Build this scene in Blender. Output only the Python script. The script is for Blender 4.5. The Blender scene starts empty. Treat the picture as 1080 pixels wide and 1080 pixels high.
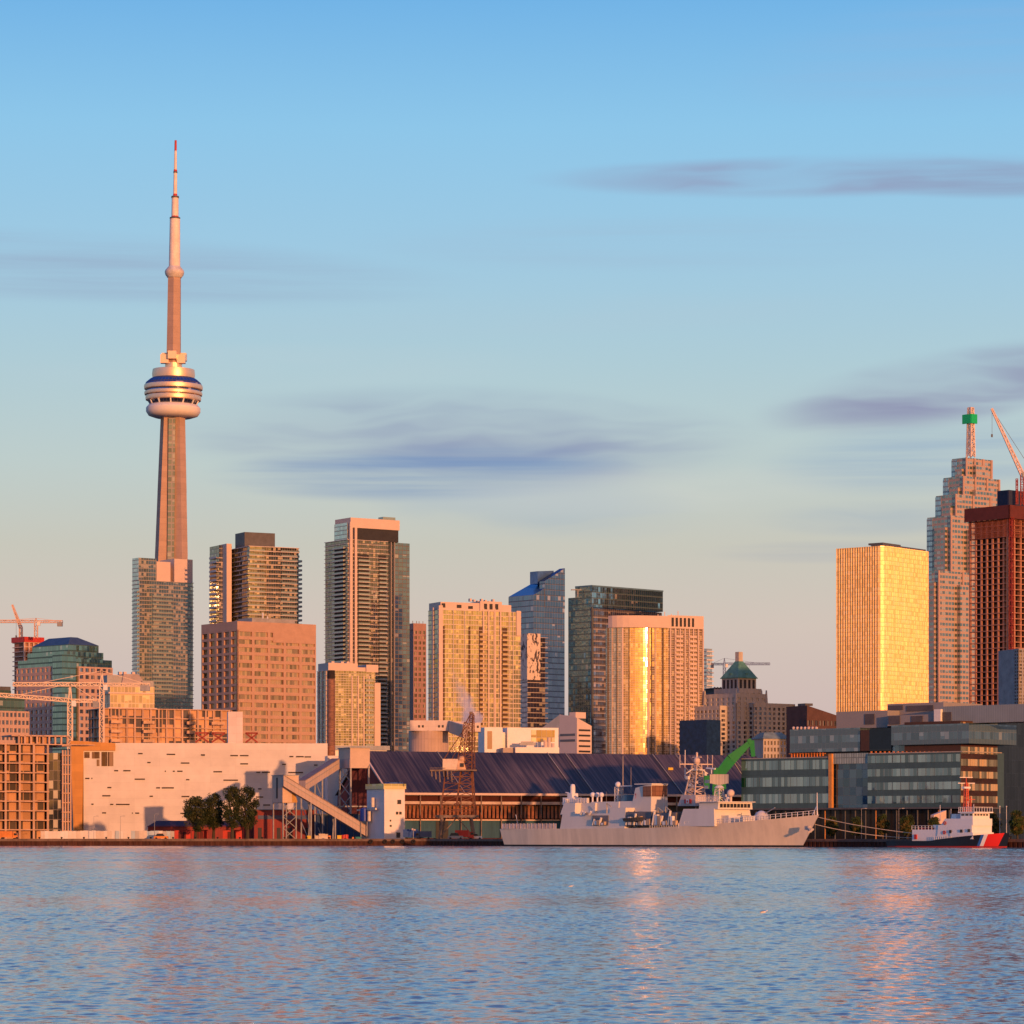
import bpy, math, random
from math import sin, cos, tan, pi, radians, sqrt, atan2
from mathutils import Vector, Matrix
random.seed(7)
S = bpy.context.scene
COL = S.collection
# ------------------------------------------------------------------ camera
F, HZ, CH = 3400.0, 883.0, 2.7          # focal length in photo pixels, horizon row, eye height
cam = bpy.data.cameras.new('camera'); cam.sensor_width = 36; cam.lens = F / 1080 * 36
cam.shift_y = (HZ - 540) / 1080; cam.clip_start = 1; cam.clip_end = 60000
co = bpy.data.objects.new('camera', cam); COL.objects.link(co)
co.location = (0, 0, CH); co.rotation_euler = (pi / 2, 0, 0); S.camera = co
S.view_settings.view_transform = 'Standard'; S.view_settings.look = 'None'
S.view_settings.exposure = 0.0; S.view_settings.gamma = 1.0
S.cycles.max_bounces = 5; S.cycles.diffuse_bounces = 2; S.cycles.glossy_bounces = 3
S.cycles.transmission_bounces = 2; S.cycles.volume_bounces = 3; S.cycles.sample_clamp_indirect = 30
S.cycles.caustics_reflective = True
# ------------------------------------------------------------------ sun
SA, SE = radians(27), radians(4.5)       # azimuth from behind the camera towards +x, elevation
SUN = Vector((sin(SA) * cos(SE), -cos(SA) * cos(SE), sin(SE)))
sl = bpy.data.lights.new('sun', 'SUN'); sl.energy = 4.3; sl.angle = radians(0.5); sl.color = (1, .40, .155)
so = bpy.data.objects.new('sun', sl); COL.objects.link(so)
so.rotation_euler = SUN.to_track_quat('Z', 'Y').to_euler(); so.location = SUN * 500


def s2l(c):
    return tuple((x / 255 / 12.92 if x / 255 <= .04045 else ((x / 255 + .055) / 1.055) ** 2.4) for x in c)


class G:
    """terse node graph writer"""
    def __init__(g, nt): g.nt = nt; nt.nodes.clear()
    def n(g, t, **p):
        nd = g.nt.nodes.new(t)
        for k, v in p.items(): setattr(nd, k, v)
        return nd
    def put(g, sock, v):
        if isinstance(v, bpy.types.NodeSocket): g.nt.links.new(v, sock)
        elif isinstance(v, (tuple, list)) and len(v) == 3 and sock.type == 'RGBA': sock.default_value = (*v, 1)
        else: sock.default_value = v
    def m(g, op, a, b=0.0, c=None, clamp=False):
        nd = g.n('ShaderNodeMath', operation=op, use_clamp=clamp); g.put(nd.inputs[0], a); g.put(nd.inputs[1], b)
        if c is not None: g.put(nd.inputs[2], c)
        return nd.outputs[0]
    def v(g, op, a, b=(0, 0, 0)):
        nd = g.n('ShaderNodeVectorMath', operation=op); g.put(nd.inputs[0], a)
        if op == 'SCALE': g.put(nd.inputs['Scale'], b)
        else: g.put(nd.inputs[1], b)
        return nd.outputs['Value' if op in ('DOT_PRODUCT', 'LENGTH') else 'Vector']
    def mix(g, f, a, b, bt='MIX'):
        nd = g.n('ShaderNodeMix', data_type='RGBA', blend_type=bt); g.put(nd.inputs[0], f)
        g.put(nd.inputs[6], a); g.put(nd.inputs[7], b); return nd.outputs[2]
    def ramp(g, f, pts, interp='LINEAR'):
        nd = g.n('ShaderNodeValToRGB'); e = nd.color_ramp.elements; nd.color_ramp.interpolation = interp
        while len(e) < len(pts): e.new(.5)
        for i, (p, c) in enumerate(pts): e[i].position = p; e[i].color = (*c, 1) if len(c) == 3 else c
        g.put(nd.inputs[0], f); return nd.outputs[0]
    def sstep(g, x, a, b, lo=0.0, hi=1.0):
        nd = g.n('ShaderNodeMapRange', interpolation_type='SMOOTHSTEP'); g.put(nd.inputs[0], x)
        for i, q in enumerate((a, b, lo, hi)): nd.inputs[i + 1].default_value = q
        return nd.outputs[0]
    def noise(g, vec, scale, detail=2, rough=.5, out='Fac', **k):
        nd = g.n('ShaderNodeTexNoise', **k); g.put(nd.inputs['Vector'], vec); g.put(nd.inputs['Scale'], scale)
        nd.inputs['Detail'].default_value = detail; nd.inputs['Roughness'].default_value = rough; return nd.outputs[out]
    def white(g, vec, out='Value'):
        nd = g.n('ShaderNodeTexWhiteNoise', noise_dimensions='3D'); g.put(nd.inputs[0], vec); return nd.outputs[out]
    def comb(g, x, y, z=0.0):
        nd = g.n('ShaderNodeCombineXYZ'); g.put(nd.inputs[0], x); g.put(nd.inputs[1], y); g.put(nd.inputs[2], z); return nd.outputs[0]
    def sep(g, v):
        nd = g.n('ShaderNodeSeparateXYZ'); g.put(nd.inputs[0], v); return nd.outputs
    def pr(g, **k):
        nd = g.n('ShaderNodeBsdfPrincipled')
        for a, b in k.items(): g.put(nd.inputs[a.replace('_', ' ')], b)
        return nd.outputs[0]
    def out(g, s, sock='Surface', kind='ShaderNodeOutputMaterial'):
        o = g.n(kind); g.nt.links.new(s, o.inputs[sock])


# ------------------------------------------------------------------ sky
Wd = bpy.data.worlds.new('World'); S.world = Wd; Wd.use_nodes = True
g = G(Wd.node_tree)
dirv = g.n('ShaderNodeTexCoord').outputs['Generated']
dx, dy, dz = g.sep(dirv)
zz = g.m('MULTIPLY', g.m('MAXIMUM', dz, 0.0), 2.5)
grad = g.ramp(zz, [(p * 2.5, s2l(c)) for p, c in [
    (0, (200, 176, 178)), (.035, (207, 185, 180)), (.065, (210, 195, 184)), (.09, (200, 199, 187)), (.115, (190, 205, 203)),
    (.145, (175, 204, 214)), (.18, (158, 201, 226)), (.215, (142, 198, 233)), (.255, (112, 178, 230)), (.4, (52, 110, 190))]])
# clouds: long thin stratus given by azimuth and elevation (stretched noise inside soft ellipses)
az = g.m('ARCTAN2', dx, dy); el = g.m('ARCSINE', dz)
cv = g.comb(g.m('MULTIPLY', az, 9.0), g.m('MULTIPLY', el, 75.0), 0.0)
warp = g.noise(g.comb(g.m('MULTIPLY', az, 14.0), g.m('MULTIPLY', el, 40.0)), 1.0, 3)
cvw = g.v('ADD', cv, g.comb(0.0, g.m('MULTIPLY', warp, 1.6), 0.0))
n1 = g.noise(cvw, 1.1, 3, .5)
n2 = g.noise(g.comb(g.m('MULTIPLY', az, 5.0), g.m('MULTIPLY', el, 150.0)), 1.0, 4, .6)
def cloud(base, px, py, rx, ry, tilt, dens, col, nn=n1, lo=.34, hi=.66):
    a0 = atan2(px - 540, F); e0 = (HZ - py) / F
    u = g.m('SUBTRACT', az, a0); w = g.m('SUBTRACT', el, e0 * .985)
    w = g.m('SUBTRACT', w, g.m('MULTIPLY', u, tilt))
    r = g.m('ADD', g.m('POWER', g.m('ABSOLUTE', g.m('DIVIDE', u, rx / F)), 2.0), g.m('POWER', g.m('ABSOLUTE', g.m('DIVIDE', w, ry / F)), 2.0))
    k = g.m('MULTIPLY', g.sstep(r, 0.0, 1.0, 1.0, 0.0), g.sstep(nn, lo, hi, .25, 1.0))
    return g.mix(g.m('MULTIPLY', k, dens, clamp=True), base, s2l(col))
CL = [(880, 188, 340, 24, -.0, .9, (146, 152, 184)), (1020, 194, 190, 22, -.05, .8, (142, 150, 182)),
      (490, 460, 340, 62, -.02, .9, (142, 154, 184)), (450, 494, 250, 34, .02, .9, (122, 150, 190)), (560, 525, 200, 44, -.06, .45, (150, 174, 196)),
      (60, 284, 460, 42, -.03, .65, (152, 174, 200)), (1010, 408, 225, 44, .14, 1.0, (144, 148, 178)), (1000, 480, 220, 44, .05, .5, (138, 166, 198)),
      (930, 545, 150, 22, .0, .4, (152, 172, 192)), (700, 256, 360, 34, .0, .35, (160, 186, 210)), (660, 515, 280, 34, .03, .3, (215, 215, 207)),
      (880, 580, 160, 14, .0, .3, (160, 168, 184)), (300, 385, 340, 30, .02, .3, (186, 206, 214)), (1050, 60, 320, 70, .1, .3, (150, 182, 218)), (560, 330, 420, 26, .02, .25, (176, 200, 214))]
sky = grad
for i, c in enumerate(CL): sky = cloud(sky, *c, nn=(n1, n2)[i % 2])
front = g.sstep(dy, .2, .6)
sky = g.mix(front, grad, sky)
# towards the sunrise: physical sky, warmed low down
tx = g.n('ShaderNodeTexSky', sky_type='NISHITA'); tx.sun_disc = False; tx.sun_elevation = SE; tx.sun_rotation = pi - SA
tx.air_density = 1.6; tx.dust_density = 3.0
sd = g.v('DOT_PRODUCT', dirv, tuple(SUN))
phys = g.mix(1.0, g.v('SCALE', tx.outputs[0], .13), (1.15, .93, .80), 'MULTIPLY')
glow = g.m('MULTIPLY', g.m('POWER', g.m('MAXIMUM', sd, 0.0), 7.0), g.sstep(dz, 0.0, .5, 1.0, 0.0))
phys = g.mix(1.0, phys, g.v('SCALE', (.75, .42, .17), glow), 'ADD')
w = g.sstep(sd, .5, .97)
sky = g.mix(w, sky, phys)
below = g.sstep(dz, -.02, 0.0)
sky = g.mix(below, (.12, .14, .17), sky)
bg = g.n('ShaderNodeBackground'); g.put(bg.inputs[0], sky); bg.inputs[1].default_value = 1.0
g.out(bg.outputs[0], kind='ShaderNodeOutputWorld')

# ------------------------------------------------------------------ geometry helpers
GZ = 2.0                                  # quay level above the water
def X(px, D): return (px - 540) / F * D
def Z(py, D): return CH + (HZ - py) / F * D


class MB:
    def __init__(s): s.v = []; s.f = []; s.mi = []; s.uv = []; s.mats = []
    def face(s, pts, mat=None, uv=None):
        i = len(s.v); s.v += [tuple(p) for p in pts]; s.f.append(tuple(range(i, i + len(pts))))
        if mat is not None and mat not in s.mats: s.mats.append(mat)
        s.mi.append(s.mats.index(mat) if mat is not None else 0)
        if uv is None:
            a, b, c = Vector(pts[0]), Vector(pts[1]), Vector(pts[2]); n = (b - a).cross(c - a)
            if n.length < 1e-9: n = Vector((0, 0, 1))
            n.normalize()
            if abs(n.z) > .8: uv = [(p[0], p[1]) for p in pts]
            else:
                t = Vector((-n.y, n.x, 0)).normalized(); uv = [(p[0] * t.x + p[1] * t.y, p[2]) for p in pts]
        s.uv += uv
    def hexa(s, b, t, mat=None):          # 4 bottom points ccw, 4 top points
        s.face(b[::-1], mat); s.face(t, mat)
        for i in range(4): j = (i + 1) % 4; s.face([b[i], b[j], t[j], t[i]], mat)
    def box(s, x0, x1, y0, y1, z0, z1, mat=None):
        if x1 < x0: x0, x1 = x1, x0
        if y1 < y0: y0, y1 = y1, y0
        if z1 < z0: z0, z1 = z1, z0
        q = [(x0, y0), (x1, y0), (x1, y1), (x0, y1)]
        s.hexa([(a, b, z0) for a, b in q], [(a, b, z1) for a, b in q], mat)
    def prism(s, poly, z0, z1, mat=None, topmat=None, ptop=None):
        pt = ptop or poly; n = len(poly); u = 0
        z1f = z1 if callable(z1) else (lambda x, y: z1)
        s.face([(x, y, z1f(x, y)) for x, y in pt], topmat or mat); s.face([(x, y, z0) for x, y in poly[::-1]], topmat or mat)
        for i in range(n):
            j = (i + 1) % n; (ax, ay), (bx, by) = poly[i], poly[j]; L = math.hypot(bx - ax, by - ay)
            za, zb = z1f(*pt[i]), z1f(*pt[j])
            s.face([(ax, ay, z0), (bx, by, z0), (*pt[j], zb), (*pt[i], za)], mat, [(u, z0), (u + L, z0), (u + L, zb), (u, za)]); u += L
    def bar(s, p, q, r, n=4, mat=None, r2=None):
        p, q = Vector(p), Vector(q); d = (q - p)
        if d.length < 1e-6: return
        d.normalize(); a = d.cross(Vector((0, 0, 1)) if abs(d.z) < .9 else Vector((1, 0, 0))).normalized(); b = d.cross(a)
        r2 = r if r2 is None else r2; k = pi / 4 if n == 4 else 0; f = sqrt(2) if n == 4 else 1
        R0 = [p + (a * cos(2 * pi * i / n + k) + b * sin(2 * pi * i / n + k)) * r * f for i in range(n)]
        R1 = [q + (a * cos(2 * pi * i / n + k) + b * sin(2 * pi * i / n + k)) * r2 * f for i in range(n)]
        for i in range(n): j = (i + 1) % n; s.face([R0[i], R1[i], R1[j], R0[j]], mat)
        s.face(R0, mat); s.face(R1[::-1], mat)
    def lattice(s, p, q, w, n, r, up=None, mat=None, w2=None):   # four chords and zigzag braces
        p, q = Vector(p), Vector(q); d = (q - p).normalized(); w2 = w if w2 is None else w2
        a = d.cross(Vector(up) if up else (Vector((0, 0, 1)) if abs(d.z) < .9 else Vector((1, 0, 0)))).normalized(); b = d.cross(a)
        cs = [(-1, -1), (1, -1), (1, 1), (-1, 1)]
        def pt(k, t): ww = (w + (w2 - w) * t) / 2; return p + (q - p) * t + a * cs[k][0] * ww + b * cs[k][1] * ww
        for k in range(4):
            s.bar(pt(k, 0), pt(k, 1), r, 4, mat)
            for i in range(n):
                t0, t1 = i / n, (i + 1) / n; k2 = (k + 1) % 4
                s.bar(pt(k if i % 2 else k2, t0), pt(k2 if i % 2 else k, t1), r * .7, 4, mat)
                s.bar(pt(k, t1), pt(k2, t1), r * .6, 4, mat)
    def lathe(s, prof, cx=0, cy=0, n=24, mat=None, a0=0, a1=2 * pi):
        for (r0, z0), (r1, z1) in zip(prof, prof[1:]):
            for i in range(n):
                t, u = a0 + (a1 - a0) * i / n, a0 + (a1 - a0) * (i + 1) / n
                P = [(cx + r0 * cos(t), cy + r0 * sin(t), z0), (cx + r0 * cos(u), cy + r0 * sin(u), z0), (cx + r1 * cos(u), cy + r1 * sin(u), z1), (cx + r1 * cos(t), cy + r1 * sin(t), z1)]
                U = [(t * max(r0, r1), z0), (u * max(r0, r1), z0), (u * max(r0, r1), z1), (t * max(r0, r1), z1)]
                if r0 < 1e-4: P, U = P[1:], U[1:]
                elif r1 < 1e-4: P, U = P[:3], U[:3]
                s.face(P, mat, U)
    def ball(s, c, r, mat=None, n=12, sz=1):
        s.lathe([(r * sin(pi * i / 8), c[2] - r * sz * cos(pi * i / 8)) for i in range(9)], c[0], c[1], n, mat)
    def mesh(s, name, mat=None):
        me = bpy.data.meshes.new(name); me.from_pydata(s.v, [], s.f)
        for m_ in (s.mats or ([mat] if mat else [])): me.materials.append(m_)
        uvl = me.uv_layers.new(name='UVMap'); uvl.data.foreach_set('uv', [c for p in s.uv for c in p])
        if len(s.mats) > 1: me.polygons.foreach_set('material_index', s.mi)
        me.update(); return me
    def build(s, name, mat=None, parent=None, loc=None, smooth=False, **kw):
        me = s.mesh(name, mat)
        if smooth:
            import bmesh as bmm
            bm = bmm.new(); bm.from_mesh(me); bmm.ops.remove_doubles(bm, verts=bm.verts, dist=.001); bm.to_mesh(me); bm.free()
            me.polygons.foreach_set('use_smooth', [True] * len(me.polygons)); me.set_sharp_from_angle(angle=radians(40))
        return put(name, me, parent, loc, **kw)


def put(name, me, parent=None, loc=None, rz=None, label=None, cat=None, group=None, kind=None, slabel=None):
    o = bpy.data.objects.new(name, me); COL.objects.link(o)
    if parent: o.parent = parent
    if loc is not None: o.location = loc
    if rz: o.rotation_euler = (0, 0, rz)
    if label: o['label'] = label
    if cat: o['category'] = cat
    if group: o['group'] = group
    if kind: o['kind'] = kind
    return o


class Fr:
    """a thing's own upright frame: origin on the ground, x along its face, y into its depth"""
    def __init__(s, x, y, deg, z=GZ): s.x0, s.y0, s.z0 = x, y, z; s.th = radians(deg); s.c, s.s = cos(s.th), sin(s.th); s.root = None
    def x(s, px, y=0): k = (px - 540) / F; return (k * (s.y0 + y * s.c) - s.x0 + y * s.s) / (s.c - k * s.s)
    def y(s, px, x=0): k = (px - 540) / F; return (s.x0 + x * s.c - k * (s.y0 + x * s.s)) / (s.s + k * s.c)
    def D(s, x=0, y=0): return s.y0 + x * s.s + y * s.c
    def z(s, py, x=0, y=0): return Z(py, s.D(x, y)) - s.z0
    def thing(s, name, label, cat, group=None):
        s.root = put(name, None, None, (s.x0, s.y0, s.z0), s.th, label, cat, group); return s
    def add(s, name, mb, mat=None, parent=None, **k): return mb.build(name, mat, parent or s.root, **k)


def two(L, C, R, D, deg, z=GZ):
    """frame of a box seen by its edge at pixel column C; returns frame, length to the right face end, depth of the left face"""
    f = Fr(X(C, D), D, deg, z); f.sx = f.x(R); f.sy = f.y(L) if deg > 0 else 20; return f


# ------------------------------------------------------------------ materials
MATS = {}
def newmat(name):
    m = bpy.data.materials.new(name); m.use_nodes = True; return m, G(m.node_tree)
def P(name, col, rough=.7, metal=0.0, var=.25, sc=.25, bump=0.0, streak=False, spec=.3):
    if name in MATS: return MATS[name]
    m, g = newmat(name); v = g.n('ShaderNodeTexCoord').outputs['Object']
    if streak: v = g.v('MULTIPLY', v, (1, 1, .12))
    n = g.noise(v, sc, 5, .6); n_ = g.noise(v, sc * 6, 3)
    f = g.m('ADD', g.m('MULTIPLY', n, .65), g.m('MULTIPLY', n_, .35))
    k = g.sstep(f, .3, .7, 1 - var, 1 + var * .6)
    c = g.mix(1.0, col, g.comb(k, k, k), 'MULTIPLY')
    args = dict(Base_Color=c, Roughness=rough, Metallic=metal)
    if bump:
        b = g.n('ShaderNodeBump'); b.inputs['Strength'].default_value = bump; b.inputs['Distance'].default_value = .3
        g.put(b.inputs['Height'], n_); args['Normal'] = b.outputs[0]
    sh = g.pr(**args); sh.node.inputs['Specular IOR Level'].default_value = spec
    g.out(sh); MATS[name] = m; return m
def uvgrid(g, pw, ph, off=0.0):
    u, v, _ = g.sep(g.n('ShaderNodeTexCoord').outputs['UV'])
    u = g.m('DIVIDE', g.m('ADD', u, off), pw); v = g.m('DIVIDE', v, ph)
    iu, iv = g.m('FLOOR', u), g.m('FLOOR', v)
    return g.m('SUBTRACT', u, iu), g.m('SUBTRACT', v, iv), iu, iv
def panels(name, col, pw, ph, lw=.06, line=.55, var=.1, rough=.7, metal=0.0, stagger=False):
    if name in MATS: return MATS[name]
    m, g = newmat(name); fu, fv, iu, iv = uvgrid(g, pw, ph)
    r = g.white(g.comb(iu, iv)); k = g.m('ADD', g.m('MULTIPLY', r, var * 2), 1 - var)
    ln = g.m('MAXIMUM', g.m('LESS_THAN', fu, lw / pw), g.m('LESS_THAN', fv, lw / ph))
    k = g.m('MULTIPLY', k, g.m('SUBTRACT', 1.0, g.m('MULTIPLY', ln, 1 - line)))
    nz = g.noise(g.n('ShaderNodeTexCoord').outputs['Object'], .15, 5, .65); k = g.m('MULTIPLY', k, g.sstep(nz, .3, .7, .92, 1.05))
    g.out(g.pr(Base_Color=g.mix(1.0, col, g.comb(k, k, k), 'MULTIPLY'), Roughness=rough, Metallic=metal)); MATS[name] = m; return m
def curtain(name, tint, inner, pw, fh, refl=.5, rough=.08, span=.28, spancol=(.1, .11, .12), mull=.1, mullcol=(.3, .28, .26),
            tilt=.02, curt=.35, curtcol=(.45, .42, .36), off=0.0, spanrefl=.15):
    """window wall: panes each with their own tilt, tone and curtains, spandrel band and mullions"""
    if name in MATS: return MATS[name]
    m, g = newmat(name); fu, fv, iu, iv = uvgrid(g, pw, fh, off)
    cell = g.comb(iu, iv, 3.0); r1 = g.white(cell); rc = g.white(g.comb(iu, iv, 9.0), 'Color'); r2 = g.white(g.comb(iu, iv, 17.0))
    geo = g.n('ShaderNodeNewGeometry').outputs['Normal']
    nm = g.v('NORMALIZE', g.v('ADD', geo, g.v('SCALE', g.v('SUBTRACT', rc, (.5, .5, .5)), tilt)))
    blind = g.m('MULTIPLY', g.m('LESS_THAN', r1, curt * .7), g.m('GREATER_THAN', fv, g.m('MULTIPLY', r2, .8)))
    dk = g.m('ADD', g.m('MULTIPLY', r2, .5), .7)
    ic = g.mix(blind, g.mix(1.0, inner, g.comb(dk, dk, dk), 'MULTIPLY'), curtcol)
    d = g.n('ShaderNodeBsdfDiffuse'); g.put(d.inputs[0], ic)
    gl = g.n('ShaderNodeBsdfGlossy'); g.put(gl.inputs['Color'], tint); gl.inputs['Roughness'].default_value = rough; g.put(gl.inputs['Normal'], nm)
    mx = g.n('ShaderNodeMixShader'); g.put(mx.inputs[0], g.m('ADD', refl - .06, g.m('MULTIPLY', r2, .12), clamp=True)); g.nt.links.new(d.outputs[0], mx.inputs[1]); g.nt.links.new(gl.outputs[0], mx.inputs[2])
    sp = g.n('ShaderNodeMixShader'); g.put(sp.inputs[0], g.m('LESS_THAN', fv, span)); g.nt.links.new(mx.outputs[0], sp.inputs[1])
    d2 = g.n('ShaderNodeBsdfDiffuse'); g.put(d2.inputs[0], spancol); m2 = g.n('ShaderNodeMixShader'); m2.inputs[0].default_value = spanrefl
    g.nt.links.new(d2.outputs[0], m2.inputs[1]); g.nt.links.new(gl.outputs[0], m2.inputs[2]); g.nt.links.new(m2.outputs[0], sp.inputs[2])
    ml = g.m('MAXIMUM', g.m('LESS_THAN', fu, mull / pw), g.m('LESS_THAN', fv, mull / fh))
    fin = g.n('ShaderNodeMixShader'); g.put(fin.inputs[0], ml); g.nt.links.new(sp.outputs[0], fin.inputs[1]); g.nt.links.new(g.pr(Base_Color=mullcol, Roughness=.5), fin.inputs[2])
    g.out(fin.outputs[0]); MATS[name] = m; return m
def pane(name, tint, inner, curtcol, refl=.4, curt=.4, rough=.06, tilt=.03):
    """one window's glass; every window object gets its own tone, tilt or blind from its own random number"""
    if name in MATS: return MATS[name]
    m, g = newmat(name); u, v, _ = g.sep(g.n('ShaderNodeTexCoord').outputs['UV'])
    loc = g.n('ShaderNodeObjectInfo').outputs['Location']; r = g.n('ShaderNodeObjectInfo').outputs['Random']
    cellv = g.comb(g.m('FLOOR', g.m('DIVIDE', u, 1.3)), g.m('MULTIPLY', r, 99.0)); r1 = g.white(cellv); r2 = g.white(g.v('ADD', cellv, (5, 7, 3))); rc = g.white(cellv, 'Color')
    nm = g.v('NORMALIZE', g.v('ADD', g.n('ShaderNodeNewGeometry').outputs['Normal'], g.v('SCALE', g.v('SUBTRACT', rc, (.5, .5, .5)), tilt)))
    dk = g.m('ADD', g.m('MULTIPLY', r2, .9), .4)
    ic = g.mix(g.m('LESS_THAN', r1, curt), g.mix(1.0, inner, g.comb(dk, dk, dk), 'MULTIPLY'), curtcol)
    fr = g.m('LESS_THAN', g.m('FRACT', g.m('DIVIDE', u, 1.3)), .07); ic = g.mix(fr, ic, (.15, .13, .12))
    d = g.n('ShaderNodeBsdfDiffuse'); g.put(d.inputs[0], ic)
    gl = g.n('ShaderNodeBsdfGlossy'); g.put(gl.inputs['Color'], tint); gl.inputs['Roughness'].default_value = rough; g.put(gl.inputs['Normal'], nm)
    mx = g.n('ShaderNodeMixShader'); g.put(mx.inputs[0], g.m('ADD', refl - .1, g.m('MULTIPLY', r2, .2), clamp=True)); g.nt.links.new(d.outputs[0], mx.inputs[1]); g.nt.links.new(gl.outputs[0], mx.inputs[2])
    g.out(mx.outputs[0]); MATS[name] = m; return m

WHITE = P('white painted metal', (.72, .70, .68), .5, var=.08)
PINK = panels('pale precast', (.62, .52, .47), 3, 3, .08, .8, .06)
CONC = P('raw concrete', (.42, .36, .31), .85, var=.3, streak=True)
DARK = P('dark void', (.03, .03, .035), .6)
DGREY = P('dark grey metal', (.09, .09, .10), .5)
GREY = P('mid grey metal', (.3, .3, .31), .5)
STEEL = P('weathered steel', (.2, .15, .12), .7, var=.5, sc=.8)
RUST = P('rusty steel', (.16, .07, .045), .8, var=.5, sc=.8)
RED = P('red paint', (.5, .04, .03), .5)
ORANGE = P('orange paint', (.65, .22, .05), .5)
YEL = P('yellow paint', (.7, .48, .05), .5)
BLUE = P('blue paint', (.02, .08, .3), .5)
GREENP = P('bright green paint', (.0015, .2, .05), .6, var=.15)
BLACK = P('black rubber', (.015, .015, .016), .8)
GUARD = P('pale green guard glass', (.30, .38, .36), .12, .3, var=.1)
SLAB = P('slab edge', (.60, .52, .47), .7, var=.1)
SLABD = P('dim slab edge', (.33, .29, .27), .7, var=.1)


def windows(fr, cells, mat, limit=100, name='window', th=.08):
    """cells: (face, u0, u1, z0, z1, plane) with face 'R' (plane y) or 'L' (plane x). Each a part; past the limit one shared part."""
    cells = sorted(cells, key=lambda c: -(c[2] - c[1]) * (c[4] - c[3])) if False else cells
    cache = {}
    for c in cells[:limit]:
        f, u0, u1, z0, z1, pl = c; k = (round(u1 - u0, 2), round(z1 - z0, 2), f)
        if k not in cache:
            b = MB(); a, h = k[0] / 2, k[1] / 2
            b.box(-a, a, 0, th, -h, h) if f == 'R' else b.box(0, th, -a, a, -h, h)
            cache[k] = b.mesh(name, mat)
        loc = ((u0 + u1) / 2, pl, (z0 + z1) / 2) if f == 'R' else (pl, (u0 + u1) / 2, (z0 + z1) / 2)
        put(name, cache[k], fr.root, loc)
    if len(cells) > limit:
        b = MB()
        for f, u0, u1, z0, z1, pl in cells[limit:]:
            b.box(u0, u1, pl, pl + th, z0, z1) if f == 'R' else b.box(pl, pl + th, u0, u1, z0, z1)
        put(name, b.mesh(name, mat), fr.root, kind='stuff')


def gridwall(b, face, u0, u1, z0, z1, nu, nz, wf, hf, rec, pl=0.0, top=0.0):
    """piers and spandrels proud of the glass line; returns window cells"""
    du = (u1 - u0) / nu; dz = (z1 - top - z0) / nz; pw = du * (1 - wf); sh = dz * (1 - hf); cells = []
    def bx(a0, a1, p0, p1, c0, c1): b.box(a0, a1, p0, p1, c0, c1) if face == 'R' else b.box(p0, p1, a0, a1, c0, c1)
    for i in range(nu + 1):
        c = u0 + i * du; bx(max(u0, c - pw / 2), min(u1, c + pw / 2), pl, pl + rec, z0, z1)
    for j in range(nz + 1):
        c = z0 + j * dz; hi = c + sh / 2 if j < nz else z1 - .02
        bx(u0 + .02, u1 - .02, pl + .04, pl + rec - .02, max(z0 + .02, c - sh / 2), hi)
    for j in range(nz - 1, -1, -1):
        for i in range(nu):
            cells.append((face, u0 + i * du + pw / 2, u0 + (i + 1) * du - pw / 2, z0 + j * dz + sh / 2, z0 + (j + 1) * dz - sh / 2, pl + rec - .1))
    return cells


def rect(x0, x1, y0, y1): return [(x0, y0), (x1, y0), (x1, y1), (x0, y1)]


def slabs(fr, polyf, z0, z1, fh, th, mat, name='floor_slab', first=0):
    b = MB(); b.prism(polyf, -th / 2, th / 2); me = b.mesh(name, mat); n = int((z1 - z0) / fh)
    for i in range(first, n + 1): put(name, me, fr.root, (0, 0, z0 + i * fh))
def balconies(fr, spec, z0, z1, fh, guard=GUARD, slabm=SLAB, gh=1.1):
    """spec: list of (face, u0, u1, depth): one balcony per floor, slab and guard"""
    for face, u0, u1, d in spec:
        b = MB(); a = (u1 - u0)
        if face == 'R':
            b.box(u0, u1, -d, 0, -.15, .15, slabm); b.box(u0, u1, -d, -d + .08, .15, gh, guard); b.box(u0, u0 + .08, -d, 0, .15, gh, guard); b.box(u1 - .08, u1, -d, 0, .15, gh, guard)
        elif face == 'L':
            b.box(-d, 0, u0, u1, -.15, .15, slabm); b.box(-d, -d + .08, u0, u1, .15, gh, guard); b.box(-d, 0, u0, u0 + .08, .15, gh, guard)
        else:   # 'E': far right end
            b.box(face_end[0], face_end[0] + d, u0, u1, -.15, .15, slabm); b.box(face_end[0] + d - .08, face_end[0] + d, u0, u1, .15, gh, guard); b.box(face_end[0], face_end[0] + d, u0, u0 + .08, .15, gh, guard)
        me = b.mesh('balcony'); n = int((z1 - z0) / fh)
        for i in range(n): put('balcony', me, fr.root, (0, 0, z0 + i * fh))
face_end = [0]
def piers(fr, xs, w, z0, z1, mat, d=.5, face='R', name='pier'):
    for x in xs:
        b = MB(); b.box(x - w / 2, x + w / 2, -d, .3, z0, z1) if face == 'R' else b.box(-d, .3, x - w / 2, x + w / 2, z0, z1)
        fr.add(name, b, mat)
def block(fr, name, x0, x1, y0, y1, z0, z1, mat, **k):
    b = MB(); b.box(x0, x1, y0, y1, z0, z1); return fr.add(name, b, mat, **k)


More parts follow.
